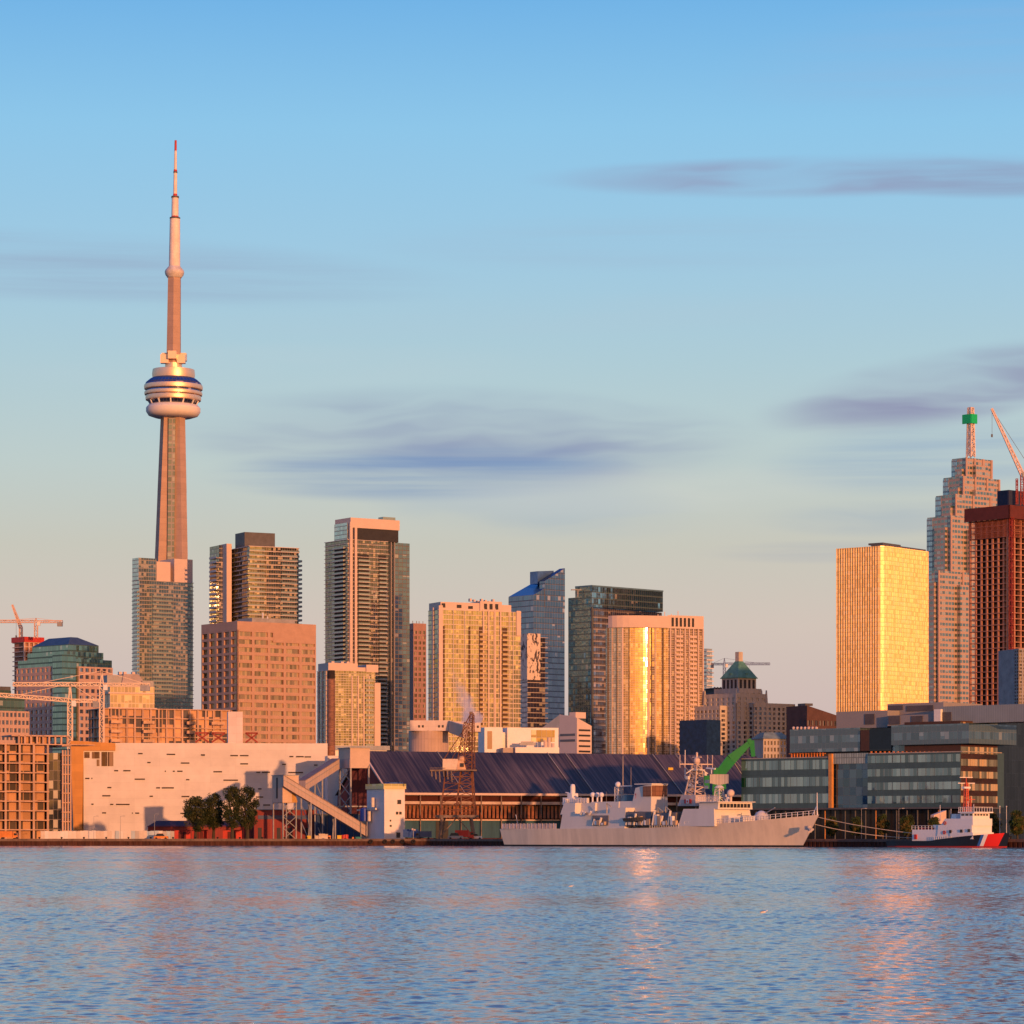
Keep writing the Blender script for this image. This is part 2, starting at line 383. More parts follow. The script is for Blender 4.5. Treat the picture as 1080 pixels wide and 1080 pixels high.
# ------------------------------------------------------------------ ground, water
QD = 1010.0                                # distance of the left quay
SO = (1.5, 954.5); sd50, cd50 = sin(radians(50)), cos(radians(50))
def qline(t, off=0): return (SO[0] + cd50 * t + sd50 * off, SO[1] - sd50 * t + cd50 * off)
q0 = qline(-62, 15); q1 = qline(700, 15)
b = MB()
shore = [(-3000, QD), (q0[0], QD), (q0[0], QD), q0, q1, (3000, q1[1] - 200), (9000, 9000), (9000, 14000), (-9000, 14000), (-9000, QD)]
q0 = qline((SO[1] + cd50 * 15 - QD) / sd50, 15)
shore = [(-9000, QD), q0, q1, (3000, 300), (14000, 300), (14000, 16000), (-9000, 16000)]
b.prism(shore, -3, GZ)
b.build('ground', P('asphalt and dirt', (.11, .09, .075), .95, var=.35, sc=.05), kind='structure')
b = MB()
for p, q in ((shore[0], shore[1]), (shore[1], shore[2])):
    if p[0] < -400: p = (-400, p[1])
    d = Vector((q[0] - p[0], q[1] - p[1])); L = min(d.length, 620); d.normalize(); nrm = Vector((d.y, -d.x)); n = int(L / 1.6)
    P0 = Vector(p)
    def seg(t0, t1, o0, o1, z0, z1, mt):
        a, c = P0 + d * t0, P0 + d * t1
        lo = [(*(a + nrm * o1), z0), (*(c + nrm * o1), z0), (*(c + nrm * o0), z0), (*(a + nrm * o0), z0)]
        b.hexa(lo, [(x, y, z1) for x, y, _ in lo], mt)
    seg(0, L, -.6, .45, 1.45, GZ + .22, P('quay cope', (.16, .11, .085), .9, var=.4))
    pilem = P('quay sheet piling', (.07, .028, .02), .9, var=.6, sc=.9, streak=True)
    for i in range(n): seg(i * 1.6, i * 1.6 + .9, -.3, .3, -2, 1.45, pilem)
    seg(0, L, -.4, .1, -2, 1.44, pilem)
b.build('quay_edge', kind='structure')
WBASE, WSLOPE = (.19, .30, .33), .1
m, g = newmat('harbour water'); tc = g.n('ShaderNodeTexCoord').outputs['Object']
nA = g.noise(g.v('MULTIPLY', tc, (3.0, 5.0, 1)), 1.0, 3, .65, 'Color')
sl_ = g.v('MULTIPLY', g.v('SUBTRACT', nA, (.5, .5, .5)), (.45, .45, 0))
sl_ = g.v('NORMALIZE', g.v('ADD', g.n('ShaderNodeNewGeometry').outputs['Normal'], sl_))
wm = g.pr(Base_Color=WBASE, Roughness=.1, IOR=1.33, Normal=sl_); g.out(wm); WATER = m
import numpy as np
def water_mesh():
    """rippled surface: finer mesh and shorter waves close by, longer ones far out"""
    rng = np.random.default_rng(5); ys = [42.0]
    while ys[-1] < 1012: ys.append(ys[-1] + max(.06, ys[-1] * .0009))
    ys = np.array(ys); us = np.linspace(-.28, .28, 761); Y, U = np.meshgrid(ys, us, indexing='ij'); Xg = U * Y
    H = np.zeros_like(Y); V = np.zeros_like(Y); sp = np.maximum(Y * .0009, .08)
    for k in range(60):
        L = 10 ** rng.uniform(-.65, .55); th = rng.normal(0, .55) + (pi if rng.random() < .3 else 0) + .25; kx, ky = sin(th) * 2 * pi / L, cos(th) * 2 * pi / L
        slope = .05 * (1 if L < .5 else (.5 / L) ** 1.7); fade = np.clip((L / sp - 2.6) / 2.0, 0, 1)
        H += fade * slope * L / (2 * pi) * np.sin(kx * Xg + ky * Y + rng.uniform(0, 6.28)); V += fade * slope ** 2 / 2
    H *= WSLOPE / np.sqrt(np.maximum(V, 1e-5))
    cal = sum(np.sin(a * Xg / 90 + b_ * Y / 26 + c) for a, b_, c in ((.7, 1, 0), (-.5, 1.7, 2), (1.3, .6, 4), (.3, 3.1, 1), (-.9, 2.3, 5)))
    H *= np.clip(.85 + .13 * cal, .45, 1.25)
    nr, nc = Y.shape; co_ = np.stack([Xg, Y, H], -1).reshape(-1, 3).astype(np.float32)
    idx = np.arange(nr * nc).reshape(nr, nc); q = np.stack([idx[:-1, :-1], idx[:-1, 1:], idx[1:, 1:], idx[1:, :-1]], -1).reshape(-1, 4).astype(np.int32)
    me = bpy.data.meshes.new('water'); me.vertices.add(len(co_)); me.vertices.foreach_set('co', co_.ravel()); me.loops.add(q.size); me.loops.foreach_set('vertex_index', q.ravel())
    me.polygons.add(len(q)); me.polygons.foreach_set('loop_start', np.arange(0, q.size, 4, dtype=np.int32)); me.polygons.foreach_set('loop_total', np.full(len(q), 4, np.int32))
    me.polygons.foreach_set('use_smooth', np.ones(len(q), bool)); me.update(); me.materials.append(WATER); return me
put('water', water_mesh(), kind='structure')
b = MB(); b.face([(-9000, -3000, -.25), (14000, -3000, -.25), (14000, 1100, -.25), (-9000, 1100, -.25)]); b.build('water', WATER, kind='structure')

# ================================================================== the city behind
def tower(name, L, C, R, D, deg, label, cat='tower', group=None, z=GZ):
    f = two(L, C, R, D, deg, z); f.thing(name, label, cat, group); return f
SALM = P('salmon stucco', (.60, .47, .40), .75, var=.06)

# communications tower --------------------------------------------------
f = Fr(X(178.6, 2500), 2500, 0); f.thing('observation_tower', 'tall tapering concrete needle with a round viewing pod and a stepped mast', 'tower')
f.root.rotation_euler = (0, radians(.52), 0)
zz_ = lambda py: f.z(py); px_ = 2500 / F
shaft = panels('tower concrete', (.42, .29, .23), 60, 4.5, .35, .88, .05, .85)
b = MB(); hexa6 = lambda r, a=0: [(r * cos(pi / 3 * i + a), r * sin(pi / 3 * i + a)) for i in range(6)]
def taper(b, polyf, pts, mat=None):
    for (r0, p0), (r1, p1) in zip(pts, pts[1:]): b.prism(polyf(r0 * px_), zz_(p0), zz_(p1), mat, ptop=polyf(r1 * px_))
taper(b, lambda r: hexa6(r, pi / 6), [(9.5, 884), (9, 587), (8.5, 520), (8.2, 440), (8.2, 372), (7.8, 335), (7.4, 293)])
f.add('shaft', b, shaft)
def leg(r, a, w):
    c, s_ = cos(a), sin(a); return [(-s_ * -w + c * 2, c * -w + s_ * 2), (c * r - s_ * -w * .7, s_ * r + c * -w * .7), (c * r - s_ * w * .7, s_ * r + c * w * .7), (-s_ * w + c * 2, c * w + s_ * 2)]
for a in (radians(-32), radians(88), radians(208)):
    b = MB()
    pts = [(33, 884), (24, 760), (19, 660), (17.2, 587), (15, 520), (12.2, 440)]
    for (r0, p0), (r1, p1) in zip(pts, pts[1:]): b.prism(leg(r0 * px_, a, 5.2), zz_(p0), zz_(p1), ptop=leg(r1 * px_, a, 5))
    f.add('leg', b, shaft)
b = MB(); b.box(-2.6, 2.6, -8.6, -6, zz_(700), zz_(442)); f.add('lift_window', b, curtain('lift glass', (.5, .6, .55), (.2, .22, .18), 6, 4.5, .25, .2, .3, (.3, .25, .2), .8))
def ring(name, pts, mat, n=48): b = MB(); b.lathe([(r * px_, zz_(p)) for r, p in pts], 0, 0, n); return f.add(name, b, mat, smooth=True)
gold = P('gold anodised band', (.86, .64, .46), .46, .7, var=.05); dkg = curtain('pod glass', (.25, .35, .6), (.02, .03, .06), 3, 8, .5, .15, .1, (.05, .05, .08), .25, (.08, .08, .1))
ring('radome', [(9, 441), (20, 440.5), (26, 438.5), (28.6, 434.5), (28.6, 430.5), (26, 427.5), (20, 426)], P('white radome', (.74, .68, .66), .6, var=.04))
ring('pod_underside', [(24, 427), (27, 421), (28, 419), (28, 408), (20, 398)], dkg)
for p0, p1, r in ((422.5, 418, 29), (417, 413.5, 30.2), (411, 406.5, 30.6)):
    ring('gold_band', [(r - 3, p0 + .6), (r, p0), (r + .4, (p0 + p1) / 2), (r, p1), (r - 5, p1 - .5)], gold)
for k in range(12):
    a = pi * 2 * k / 12; b = MB(); b.bar((24 * px_ * cos(a), 24 * px_ * sin(a), zz_(427)), (27.5 * px_ * cos(a), 27.5 * px_ * sin(a), zz_(421)), .5); f.add('strut', b, WHITE)
ring('pod_dome', [(30, 406.5), (29, 404), (25, 400.5), (22.5, 399)], dkg)
ring('upper_band', [(18, 399.6), (22, 399.5), (22.6, 395), (22, 390), (10, 389)], gold)
b = MB()
for a in range(6): c, s_ = cos(a * pi / 3 + .5), sin(a * pi / 3 + .5); b.box(c * 10 * px_ - 3.2, c * 10 * px_ + 3.2, s_ * 10 * px_ - 3.2, s_ * 10 * px_ + 3.2, zz_(380 + (a % 2) * 4), zz_(372 + (a % 2) * 3))
b.lathe([(8 * px_, zz_(389)), (9 * px_, zz_(388)), (9 * px_, zz_(383)), (8 * px_, zz_(383))]); f.add('antenna_box', b, gold)
ring('upper_pod', [(7.4, 293), (9.6, 290), (10.3, 287), (9.6, 285), (6.2, 281)], P('pale pod metal', (.6, .55, .52), .5))
mast = panels('white mast', (.78, .66, .58), 2, 2.2, .12, .85, .05, .6)
for r0, p0, r1, p1 in ((6, 282, 5.4, 230), (3.8, 229, 3.6, 208), (2.1, 207, 1.8, 182), (1.6, 181, 1.3, 159)):
    ring('mast', [(r0, p0), (r1, p1), (0, p1)], mast, 16)
for r, p0, p1 in ((5.6, 231, 229.4), (4.1, 208.8, 207), (2.2, 182.4, 181)): ring('dark_collar', [(r, p0), (r, p1), (0, p1)], DGREY, 16)
for r, p0, p1 in ((4, 229, 226.5), (2.4, 207, 204.5), (2.0, 181, 179), (1.3, 159, 148)): ring('red_band', [(r, p0), (r * .9, p1), (0, p1)], RED, 12)

# slim condo in front of the communications tower -----------------------
cgA = curtain('condo glass sea green', (.80, .95, .98), (.09, .12, .125), 1.9, 2.75, .5, .1, .22, (.24, .24, .21), .16, (.34, .30, .27), .03, .35, (.5, .45, .36))
f = tower('condo_tower', 139.5, 147, 203.5, 2200, 36, 'slim grey green glass condo tower with salmon penthouse blocks, in front of the concrete needle')
zt = f.z(612); zb = f.z(795); fh = 2.75; n0 = zt - int((zt - zb) / fh) * fh
b = MB(); b.prism(rect(0, f.sx, 0, f.sy), 0, zt); f.add('glazing', b, cgA)
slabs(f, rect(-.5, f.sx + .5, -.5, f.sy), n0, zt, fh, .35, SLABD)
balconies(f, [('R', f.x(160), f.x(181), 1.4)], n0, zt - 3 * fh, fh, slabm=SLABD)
balconies(f, [('L', 1, 6, 1.2)], n0, zt - 3, fh, slabm=SLAB)
block(f, 'penthouse', f.x(147), f.x(166), 1, f.sy, zt, f.z(588), cgA); block(f, 'penthouse', f.x(165.5), f.x(180), .3, 18, zt, f.z(591), SALM)
block(f, 'penthouse', f.x(184), f.x(203.4), .2, 20, zt, f.z(587), SALM); block(f, 'plant_room', f.x(178), f.x(186), 6, 20, zt, f.z(594), SALM)

# condo with wavy balconies ---------------------------------------------
cgB = curtain('condo glass bronze', (.8, .82, .74), (.035, .035, .03), 1.7, 3.0, .3, .09, .18, (.2, .18, .15), .14, (.38, .32, .27), .035, .28, (.5, .42, .32))
f = tower('condo_tower', 241, 263.5, 315, 2150, 28, 'broad condo tower with wavy balcony edges and a black plant box, behind the brown hotel')
zt = f.z(576); zb = f.z(668); fh = 3.05; n0 = zt - int((zt - zb) / fh) * fh
b = MB(); b.prism(rect(0, f.sx, 0, f.sy), 0, zt); f.add('glazing', b, cgB)
n = int((zt - n0) / fh + .5)
for i in range(n + 1):
    o1, o2, o3 = .6 + 1.3 * abs(sin(i * .35)), 1.2 + 1.5 * abs(sin(i * .28 + 1)), (2.2 if i < n - 2 else .2)
    poly = [(-o1, -.8), (f.sx * .3, -.6), (f.sx * .62, -o2), (f.sx + o3, -.9), (f.sx + o3, f.sy), (-o1, f.sy)]
    b = MB(); b.prism(poly, -.2, .2); put('floor_slab', b.mesh('floor_slab', SLAB), f.root, (0, 0, n0 + i * fh))
    b = MB(); b.face([(-o1, -.8, .2), (f.sx * .3, -.6, .2), (f.sx * .3, -.6, 1.2), (-o1, -.8, 1.2)])
    if i < n: put('guard_rail', b.mesh('guard_rail', GUARD), f.root, (0, 0, n0 + i * fh))
    b = MB(); b.face([(f.sx * .62, -o2, .2), (f.sx + o3, -.9, .2), (f.sx + o3, -.9, 1.2), (f.sx * .62, -o2, 1.2)])
    if i < n: put('guard_rail', b.mesh('guard_rail', GUARD), f.root, (0, 0, n0 + i * fh))
block(f, 'plant_box', f.x(258, 8), f.x(290, 8), 8, 24, zt, f.z(560), DGREY)
b = MB(); b.box(f.x(240.5, f.sy * .6) - 1, f.x(240.5, f.sy * .6) + 2.6, f.sy * .6, f.sy, 0, f.z(571)); f.add('pier', b, SALM)
b = MB(); b.box(f.x(228, f.sy) - 1, f.x(240, f.sy), f.sy * .8, f.sy + 9, 0, f.z(572)); w_ = f.add('side_wing', b, cgB)
for i in range(n - 1):
    b = MB(); b.box(f.x(227, f.sy) - 2.4, f.x(230, f.sy) + 1, f.sy * .8 - .5, f.sy + 5, -.15, .15); b.box(f.x(227, f.sy) - 2.4, f.x(227, f.sy) - 2.3, f.sy * .8, f.sy + 5, .15, 1.2, GUARD)
    b.mats = [SLAB, GUARD]; put('balcony', b.mesh('balcony'), f.root, (0, 0, n0 + i * fh))

# brown slab hotel --------------------------------------------------------
f = tower('hotel_block', 212.3, 250.3, 333.3, 1600, 36, 'brown concrete hotel slab with a grid of recessed bronze windows and a blank top band', 'hotel')
hw = P('brown precast', (.44, .285, .215), .8, var=.12); hp = pane('bronze window', (1, .78, .5), (.20, .12, .07), (.42, .28, .18), .35, .5)
b = MB(); b.prism(rect(.9, f.sx - .02, .9, f.sy - .02), 0, f.z(655.5)); b.box(0, f.sx, 0, f.sy, f.z(667 if 0 else 664), f.z(655))
zb, zt = f.z(797), f.z(664); cR = gridwall(b, 'R', .0, f.sx, zb, zt, 5, 16, .84, .58, .8); cL = gridwall(b, 'L', 0, f.sy, zb, zt, 5, 16, .7, .66, 1.0)
b.box(f.sx * .45, f.sx - .1, -.03, .6, f.z(676), f.z(664)); f.add('wall', b, hw)
cells = [c for p in zip(cR, cL) for c in p]; windows(f, cells, hp)
block(f, 'rooftop_plant', f.sx * .25, f.sx * .8, 5, 18, f.z(655), f.z(650), GREY)
b = MB(); b.bar((f.sx * .4, 6, f.z(651)), (f.sx * .4, 6, f.z(644)), .25); b.bar((f.sx * .5, 9, f.z(651)), (f.sx * .5, 9, f.z(647)), .25); f.add('antenna', b, WHITE)

# tall dark condo ---------------------------------------------------------
cgC = curtain('condo glass smoke', (.78, .76, .66), (.035, .033, .028), 1.6, 2.75, .3, .08, .16, (.09, .08, .07), .13, (.25, .2, .17), .04, .35, (.42, .36, .26))
cgC2 = curtain('condo glass deep blue', (.55, .70, .78), (.05, .07, .09), 3.2, 2.75, .5, .08, .2, (.10, .10, .11), .3, (.14, .11, .10), .03, .12, (.4, .36, .3))
f = tower('condo_tower', 343, 367, 409, 2100, 34, 'tallest dark glass condo tower with a salmon fin, beside the brown hotel')
zt = f.z(569); zb = f.z(798); fh = 2.75; n0 = zt - int((zt - zb) / fh) * fh
xe = f.x(431.5, 3)
b = MB(); b.prism(rect(0, f.sx, 0, f.sy), 0, zt); f.add('glazing', b, cgC)
b = MB(); b.prism(rect(f.sx, xe, 2.4, f.sy), 0, zt); f.add('side_wing', b, cgC2)
slabs(f, [(-1, -.7), (f.sx * .3, -.9), (f.sx - .5, -1.1), (f.sx, -.6), (f.sx, f.sy), (-1, f.sy)], n0, zt, fh, .28, SLAB)
balconies(f, [('R', f.x(377), f.x(389), 1.7), ('R', f.x(399), f.x(407), 1.6)], n0, zt - 4 * fh, fh)
balconies(f, [('L', 3, 17, 1.8)], n0, zt - 2, fh)
piers(f, [f.x(369.3)], f.x(370.6) - f.x(367.8), 0, f.z(550.5), SALM, 1.6); piers(f, [f.x(374.2)], f.x(375.4) - f.x(373), 0, f.z(556), SALM, 1.6); [block(f, 'recess_shade', f.x(a), f.x(c), -.12, .1, 0, zt - 9, DARK) for a, c in ((377, 389), (399, 407), (371, 373))]; block(f, 'recess_shade', -.12, .1, 3, 17, 0, zt - 4, DARK); piers(f, [f.x(411, 2.4), f.x(414.5, 2.4)], .5, 0, zt, SLABD, -1.9)  # dark strips laid on the glass paint the shade of balcony recesses
block(f, 'roof_cap', f.x(370), f.x(420, 2), .2, 20, f.z(556), f.z(545.5), SALM); block(f, 'penthouse', f.x(377), f.x(419, 2), .6, 20, zt, f.z(556), DARK)
block(f, 'penthouse', .5, f.x(367), 1, f.sy * .6, zt, f.z(551), cgA); block(f, 'stair_box', f.x(404, 6), f.x(417, 6), 6, 12, f.z(545.6), f.z(541.5), GUARD)

# shorter condo with striped piers ----------------------------------------
cgD = curtain('condo glass olive', (.75, .8, .68), (.11, .12, .09), 1.5, 2.7, .3, .09, .2, (.32, .27, .2), .15, (.5, .42, .34), .04, .35, (.5, .45, .33))
f = tower('condo_tower', 334.5, 346, 401, 1740, 26, 'short condo block with pink piers and olive glass behind the brick chimney')
zt = f.z(707); zb = f.z(800); fh = 2.7; n0 = zt - int((zt - zb) / fh) * fh
b = MB(); b.prism(rect(0, f.sx - 3, 0, f.sy), 0, zt); f.add('glazing', b, cgD)
slabs(f, rect(-.3, f.sx - 2.8, -.35, f.sy), n0, zt, fh, .25, SLAB)
piers(f, [f.x(p) for p in (347.5, 371, 377.5, 383.5, 389)], .75, 0, zt - 2.5, SALM, .5); piers(f, [f.x(397.8)], f.x(401) - f.x(394.8), 0, f.z(719), SALM, .6)
balconies(f, [('R', f.x(385), f.x(393), 1.2)], n0, zt - fh, fh); piers(f, [f.sy * t for t in (.15, .5, .85)], .8, 0, zt, SALM, .5, 'L')
block(f, 'roof_parapet', f.x(346), f.x(377), -.4, 14, zt, f.z(699), SALM); block(f, 'roof_parapet', f.x(377), f.x(386), .6, 14, zt, f.z(703), SALM); block(f, 'roof_parapet', f.x(386), f.x(398.5), -.5, 14, zt - .5, f.z(700), SALM)
b = MB(); [b.box(f.x(p), f.x(p + 3), 3, 6, f.z(701), f.z(697)) for p in (352, 362, 368)]; f.add('rooftop_vent', b, SALM)

# brick chimney
f = Fr(X(349.4, 1180), 1180, 0).thing('brick_chimney', 'tall round brown brick chimney with a black rim rising behind the conveyor galleries', 'chimney')
brick = panels('brick', (.22, .10, .065), .9, .35, .05, .6, .3); k = 1180 / F
b = MB(); b.lathe([(4.4 * k, 0), (4.0 * k, f.z(716))], n=20); f.add('stack', b, brick)
b = MB(); b.lathe([(4.0 * k, f.z(716)), (3.8 * k, f.z(707)), (3.1 * k, f.z(707)), (3.1 * k, f.z(710))], n=20); f.add('rim', b, P('sooty brick', (.03, .022, .02), .9))

# narrow pink tower
f = tower('office_tower', 431, 436, 449.5, 2350, 30, 'narrow reddish brown tower with dark windows between the dark condo and the golden condo')
hw2 = P('red granite', (.34, .20, .17), .7, var=.12); b = MB(); b.prism(rect(.5, f.sx, .5, f.sy), 0, f.z(658)); c = gridwall(b, 'R', 0, f.sx, f.z(775), f.z(664), 3, 20, .6, .6, .5)
b.box(0, f.sx, 0, f.sy, f.z(664), f.z(657.3)); f.add('wall', b, hw2); windows(f, c, pane('dark pane', (.8, .7, .7), (.05, .04, .04), (.35, .28, .24), .3, .2))
b = MB(); [b.bar((f.sx * t, 3, f.z(658)), (f.sx * t, 3, f.z(654.5)), .2) for t in (.1, .4, .6, .9)]; f.add('antenna', b, GREY)

# golden condo --------------------------------------------------------------
cgE = curtain('condo glass gold', (.86, .88, .66), (.22, .21, .14), 1.55, 2.72, .36, .1, .14, (.48, .38, .22), .18, (.60, .48, .38), .045, .28, (.62, .52, .28))
f = tower('condo_tower', 451.8, 462.3, 549, 1800, 26, 'wide golden glass condo tower with salmon penthouses and a pale end fin')
zt = f.z(643); zb = f.z(800); fh = 2.72; n0 = zt - int((zt - zb) / fh) * fh
b = MB(); b.prism(rect(0, f.sx, 0, f.sy), 0, zt); f.add('glazing', b, cgE)
slabs(f, rect(-.35, f.sx + .35, -.4, f.sy), n0, zt, fh, .22, SLAB)
balconies(f, [('R', f.x(505), f.x(513), 1.5), ('R', f.x(529), f.x(536), 1.5)], n0, zt - 4 * fh, fh, P('amber guard', (.5, .38, .2), .2, .2), SALM)
[block(f, 'recess_shade', f.x(a), f.x(c), -.12, .1, 0, zt - 9, P('amber recess shade', (.10, .06, .035), .8)) for a, c in ((505, 508.5), (529.5, 535), (467, 469), (494, 496))]  # brown strips stand in for shade inside the balcony recesses
piers(f, [f.x(464.3)], f.x(466.6) - f.x(462.4), 0, f.z(638.5), SALM, .9); piers(f, [f.x(p) for p in (509.5, 515, 521.5, 527.5)], .9, 0, f.z(640), SALM, .7)
piers(f, [f.x(546.5)], f.x(549) - f.x(544.4), f.z(668), f.z(641.5), SALM, .8); piers(f, [f.x(p) for p in (478, 490, 537, 541)], .35, 0, zt, SLAB, .45)
piers(f, [f.sy * .5], 1.6, 0, f.z(640), SALM, .6, 'L')
block(f, 'penthouse', f.x(465), f.x(508), .4, 16, zt, f.z(634.5), SALM); block(f, 'penthouse', f.x(506), f.x(529), -.5, 14, zt, f.z(632.5), SALM); block(f, 'penthouse', f.x(529), f.x(540), 1, 15, zt, f.z(635.5), SALM)
windows(f, [('R', f.x(a), f.x(a + w), f.z(z1), f.z(z0), pl) for a, w, z0, z1, pl in ((510, 3.3, 635, 641, -.6), (515.8, 3.3, 635, 641, -.6), (521.8, 3.3, 635, 641, -.6), (482, 5, 637, 640.5, .3), (494, 5, 638, 641, .3), (466, 4, 636, 640.5, .3))], DARK, name='opening')
b = MB(); [b.box(f.x(p), f.x(p + 2), 3, 5, f.z(632.6), f.z(629.5 + (p % 3))) for p in range(498, 524, 4)]; f.add('rooftop_vent', b, SALM)

# half clad small tower
f = tower('condo_tower', 549, 556, 577, 1920, 30, 'dark bare-slab tower with a bright unfinished pale column of cladding, behind the golden condo')
zt = f.z(672); fh = 3.0; n0 = zt - int((zt - f.z(800)) / fh) * fh
b = MB(); b.prism(rect(.8, f.sx - .8, .8, f.sy), 0, zt); f.add('glazing', b, curtain('unlit glass', (.45, .45, .6), (.03, .03, .05), 2, 3, .5, .08, .2, (.05, .05, .07), .12, (.1, .08, .09)))
slabs(f, rect(-.4, f.sx + .4, -.5, f.sy), n0, zt, fh, .22, SLAB)
m, g = newmat('torn pale cladding'); nn = g.noise(g.v('MULTIPLY', g.n('ShaderNodeTexCoord').outputs['Object'], (1, 1, .4)), .5, 4, .6)
g.out(g.pr(Base_Color=g.mix(g.sstep(nn, .55, .58), (.6, .5, .42), (.05, .04, .05)), Roughness=.8))
block(f, 'cladding', f.x(555), f.x(569), -1.1, 10, f.z(717), f.z(668), m)

# blue glass tower with slanted roof ---------------------------------------
cgF = curtain('office glass blue', (.27, .38, .56), (.02, .04, .07), 2.2, 3.6, .5, .05, .2, (.05, .07, .11), .12, (.22, .20, .22), .025, .08)
f = tower('office_tower', 536.3, 563, 595.5, 2050, 40, 'blue glass office tower with steeply slanted roof planes and a raised corner fin')
b = MB(); zl, zm, zh = f.z(628), f.z(609), f.z(606)
ys = f.sy
b.prism(rect(0, f.sx, 0, ys), 0, f.z(628)); f.add('glazing', b, cgF)
b = MB(); A, B_, C_, D_ = (0, 0), (f.sx, 0), (f.sx, ys), (0, ys)
zr = lambda x, y: f.z(628) + .5 + min(1, max(0, x / f.sx)) * (f.z(607) - f.z(628))
b.prism(rect(0.02, f.sx - .3, .02, ys), f.z(628), zr, cgF, P('sloped roof glass', (.10, .22, .36), .25, .5, var=.08)); f.add('slanted_roof', b)
b = MB(); zr2 = lambda x, y: f.z(601) + (x / f.sx) * (f.z(597) - f.z(601)); b.prism(rect(f.sx * .35, f.sx, -.3, 5), f.z(640), lambda x, y: f.z(612) + ((x / f.sx - .35) / .65) * (f.z(597) - f.z(612))); f.add('corner_fin', b, cgF)
b = MB(); b.prism(rect(f.x(567, ys * .3), f.x(584, ys * .3), ys * .3, ys * .6), f.z(614), lambda x, y: f.z(602) + (x / f.sx) * 2); f.add('roof_screen', b, P('blue roof screen', (.1, .2, .4), .3, .5))

# green glass tower -----------------------------------------------------------
cgG = curtain('office glass green', (.46, .72, .88), (.03, .07, .09), 2.0, 4.0, .6, .04, .2, (.05, .09, .10), .1, (.2, .2, .18), .03, .06)
cgG2 = curtain('office glass warm', (.5, .6, .76), (.04, .045, .06), 2.0, 4.0, .5, .06, .3, (.09, .08, .08), .14, (.32, .25, .2), .03, .12, (.45, .34, .25))
f = tower('office_tower', 599.3, 624, 698.5, 2150, 44, 'wide dark green glass office slab with a flat glass crown, behind the curved golden condo')
zt = f.z(629)
b = MB(); b.prism(rect(.01, 2.2, 1, f.sy), 0, zt); f.add('side_glazing', b, cgG)
b = MB(); b.prism(rect(2.2, f.sx, .4, f.sy * .9), 0, f.z(641)); f.add('glazing', b, cgG2)
b = MB(); b.prism(rect(0, f.sx + .4, -.2, f.sy * .7), f.z(640), f.z(617.5)); f.add('crown', b, cgG)
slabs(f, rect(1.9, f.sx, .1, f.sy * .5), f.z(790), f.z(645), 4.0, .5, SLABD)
block(f, 'roof_edge', -.2, f.sx + .6, -.5, f.sy * .7, f.z(618.6), f.z(617), P('green metal trim', (.15, .25, .28), .4, .5)); piers(f, [0], .8, 0, f.z(640), DGREY, .5)
b = MB(); b.bar((f.x(617, 6) - 3, 10, zt), (f.x(617, 6) - 3, 10, f.z(621)), .4); b.bar((-9 + f.x(617, 6), 10, f.z(622)), (f.x(617, 6) + 2, 10, f.z(621)), .35); f.add('davit_arm', b, GREY)

# curved golden condo --------------------------------------------------------
D0 = 1900; f = Fr(X(639.5, D0), D0 + 14, 0)
f.thing('condo_tower', 'golden condo tower with a curved glass front mirroring the sun and a salmon roof band', 'tower')
cgH = curtain('condo glass amber', (1, .84, .60), (.22, .17, .12), 1.45, 2.68, .32, .06, .14, (.46, .34, .22), .16, (.60, .46, .36), .018, .36, (.55, .47, .33))
segs = [(639.5, 642, -62), (642, 646, -45), (646, 651, -28), (651, 657, -14), (657, 664, -3), (664, 670, 4), (670, 675, 7), (675, 679, 9), (679, 682, 11), (682, 684.4, 12.6), (684.4, 688, 15), (688, 692, 18), (692, 700, 21), (700, 706, 23)]
pl = [(0, 0)]; kk = D0 / F
for a, b_, ph in segs: pl.append((pl[-1][0] + (b_ - a) * kk, pl[-1][1] + (b_ - a) * kk * tan(radians(ph))))
pe = pl[-1]; pl2 = pl[:]; rr = (744 - 706) * kk; pf = (pe[0] + rr, pe[1] + rr * tan(radians(26)))
poly = pl + [pf, (pf[0] - 6, pf[1] + 16), (5, 28)]
zt = f.z(662, 0, -8); zb = f.z(805); fh = 2.68; n0 = zt - int((zt - zb) / fh) * fh
b = MB(); b.prism(poly, 0, zt); f.add('glazing', b, cgH)
off = lambda p, d: [(x + (x - 28) * .0, y - d) for x, y in p]
slabs(f, off(pl + [pf], .45) + [(pf[0] - 6, pf[1] + 16), (5, 28)], n0, zt, fh, .2, SLAB)
for i_, (x, y) in enumerate(pl[1:-1]):
    if 5 <= i_ <= 8: continue
    b = MB(); w_ = .55 if i_ % 3 == 0 else .22; b.box(x - w_, x + w_, y - .55, y + .2, 0, zt); f.add('mullion_pier', b, (P('bronze mullion', (.12, .08, .05), .5), SALM)[i_ % 2])
b = MB(); q = off(pl[1:] , .8); b.prism(q + [(pe[0] - 2, 16), (5, 22)], zt + .2, f.z(650)); f.add('roof_parapet', b, SALM)
b = MB(); b.prism([(pe[0] - .5, pe[1] - .9), (pf[0] + .3, pf[1] - .9), (pf[0] - 5, pf[1] + 16), (pe[0], pe[1] + 14)], zt + .1, f.z(649)); f.add('roof_screen', b, SALM)
d = Vector((pf[0] - pe[0], pf[1] - pe[1])); Ld = d.length; d.normalize()
for t in range(6):
    p0 = Vector(pe) + d * (2.2 + t * 2.75); p1 = p0 + d * 1.5; b = MB(); b.face([(p0.x, p0.y - 1.0, zt + 1.2), (p1.x, p1.y - 1.0, zt + 1.2), (p1.x, p1.y - 1.0, f.z(651.5)), (p0.x, p0.y - 1.0, f.z(651.5))]); f.add('opening', b, DARK)
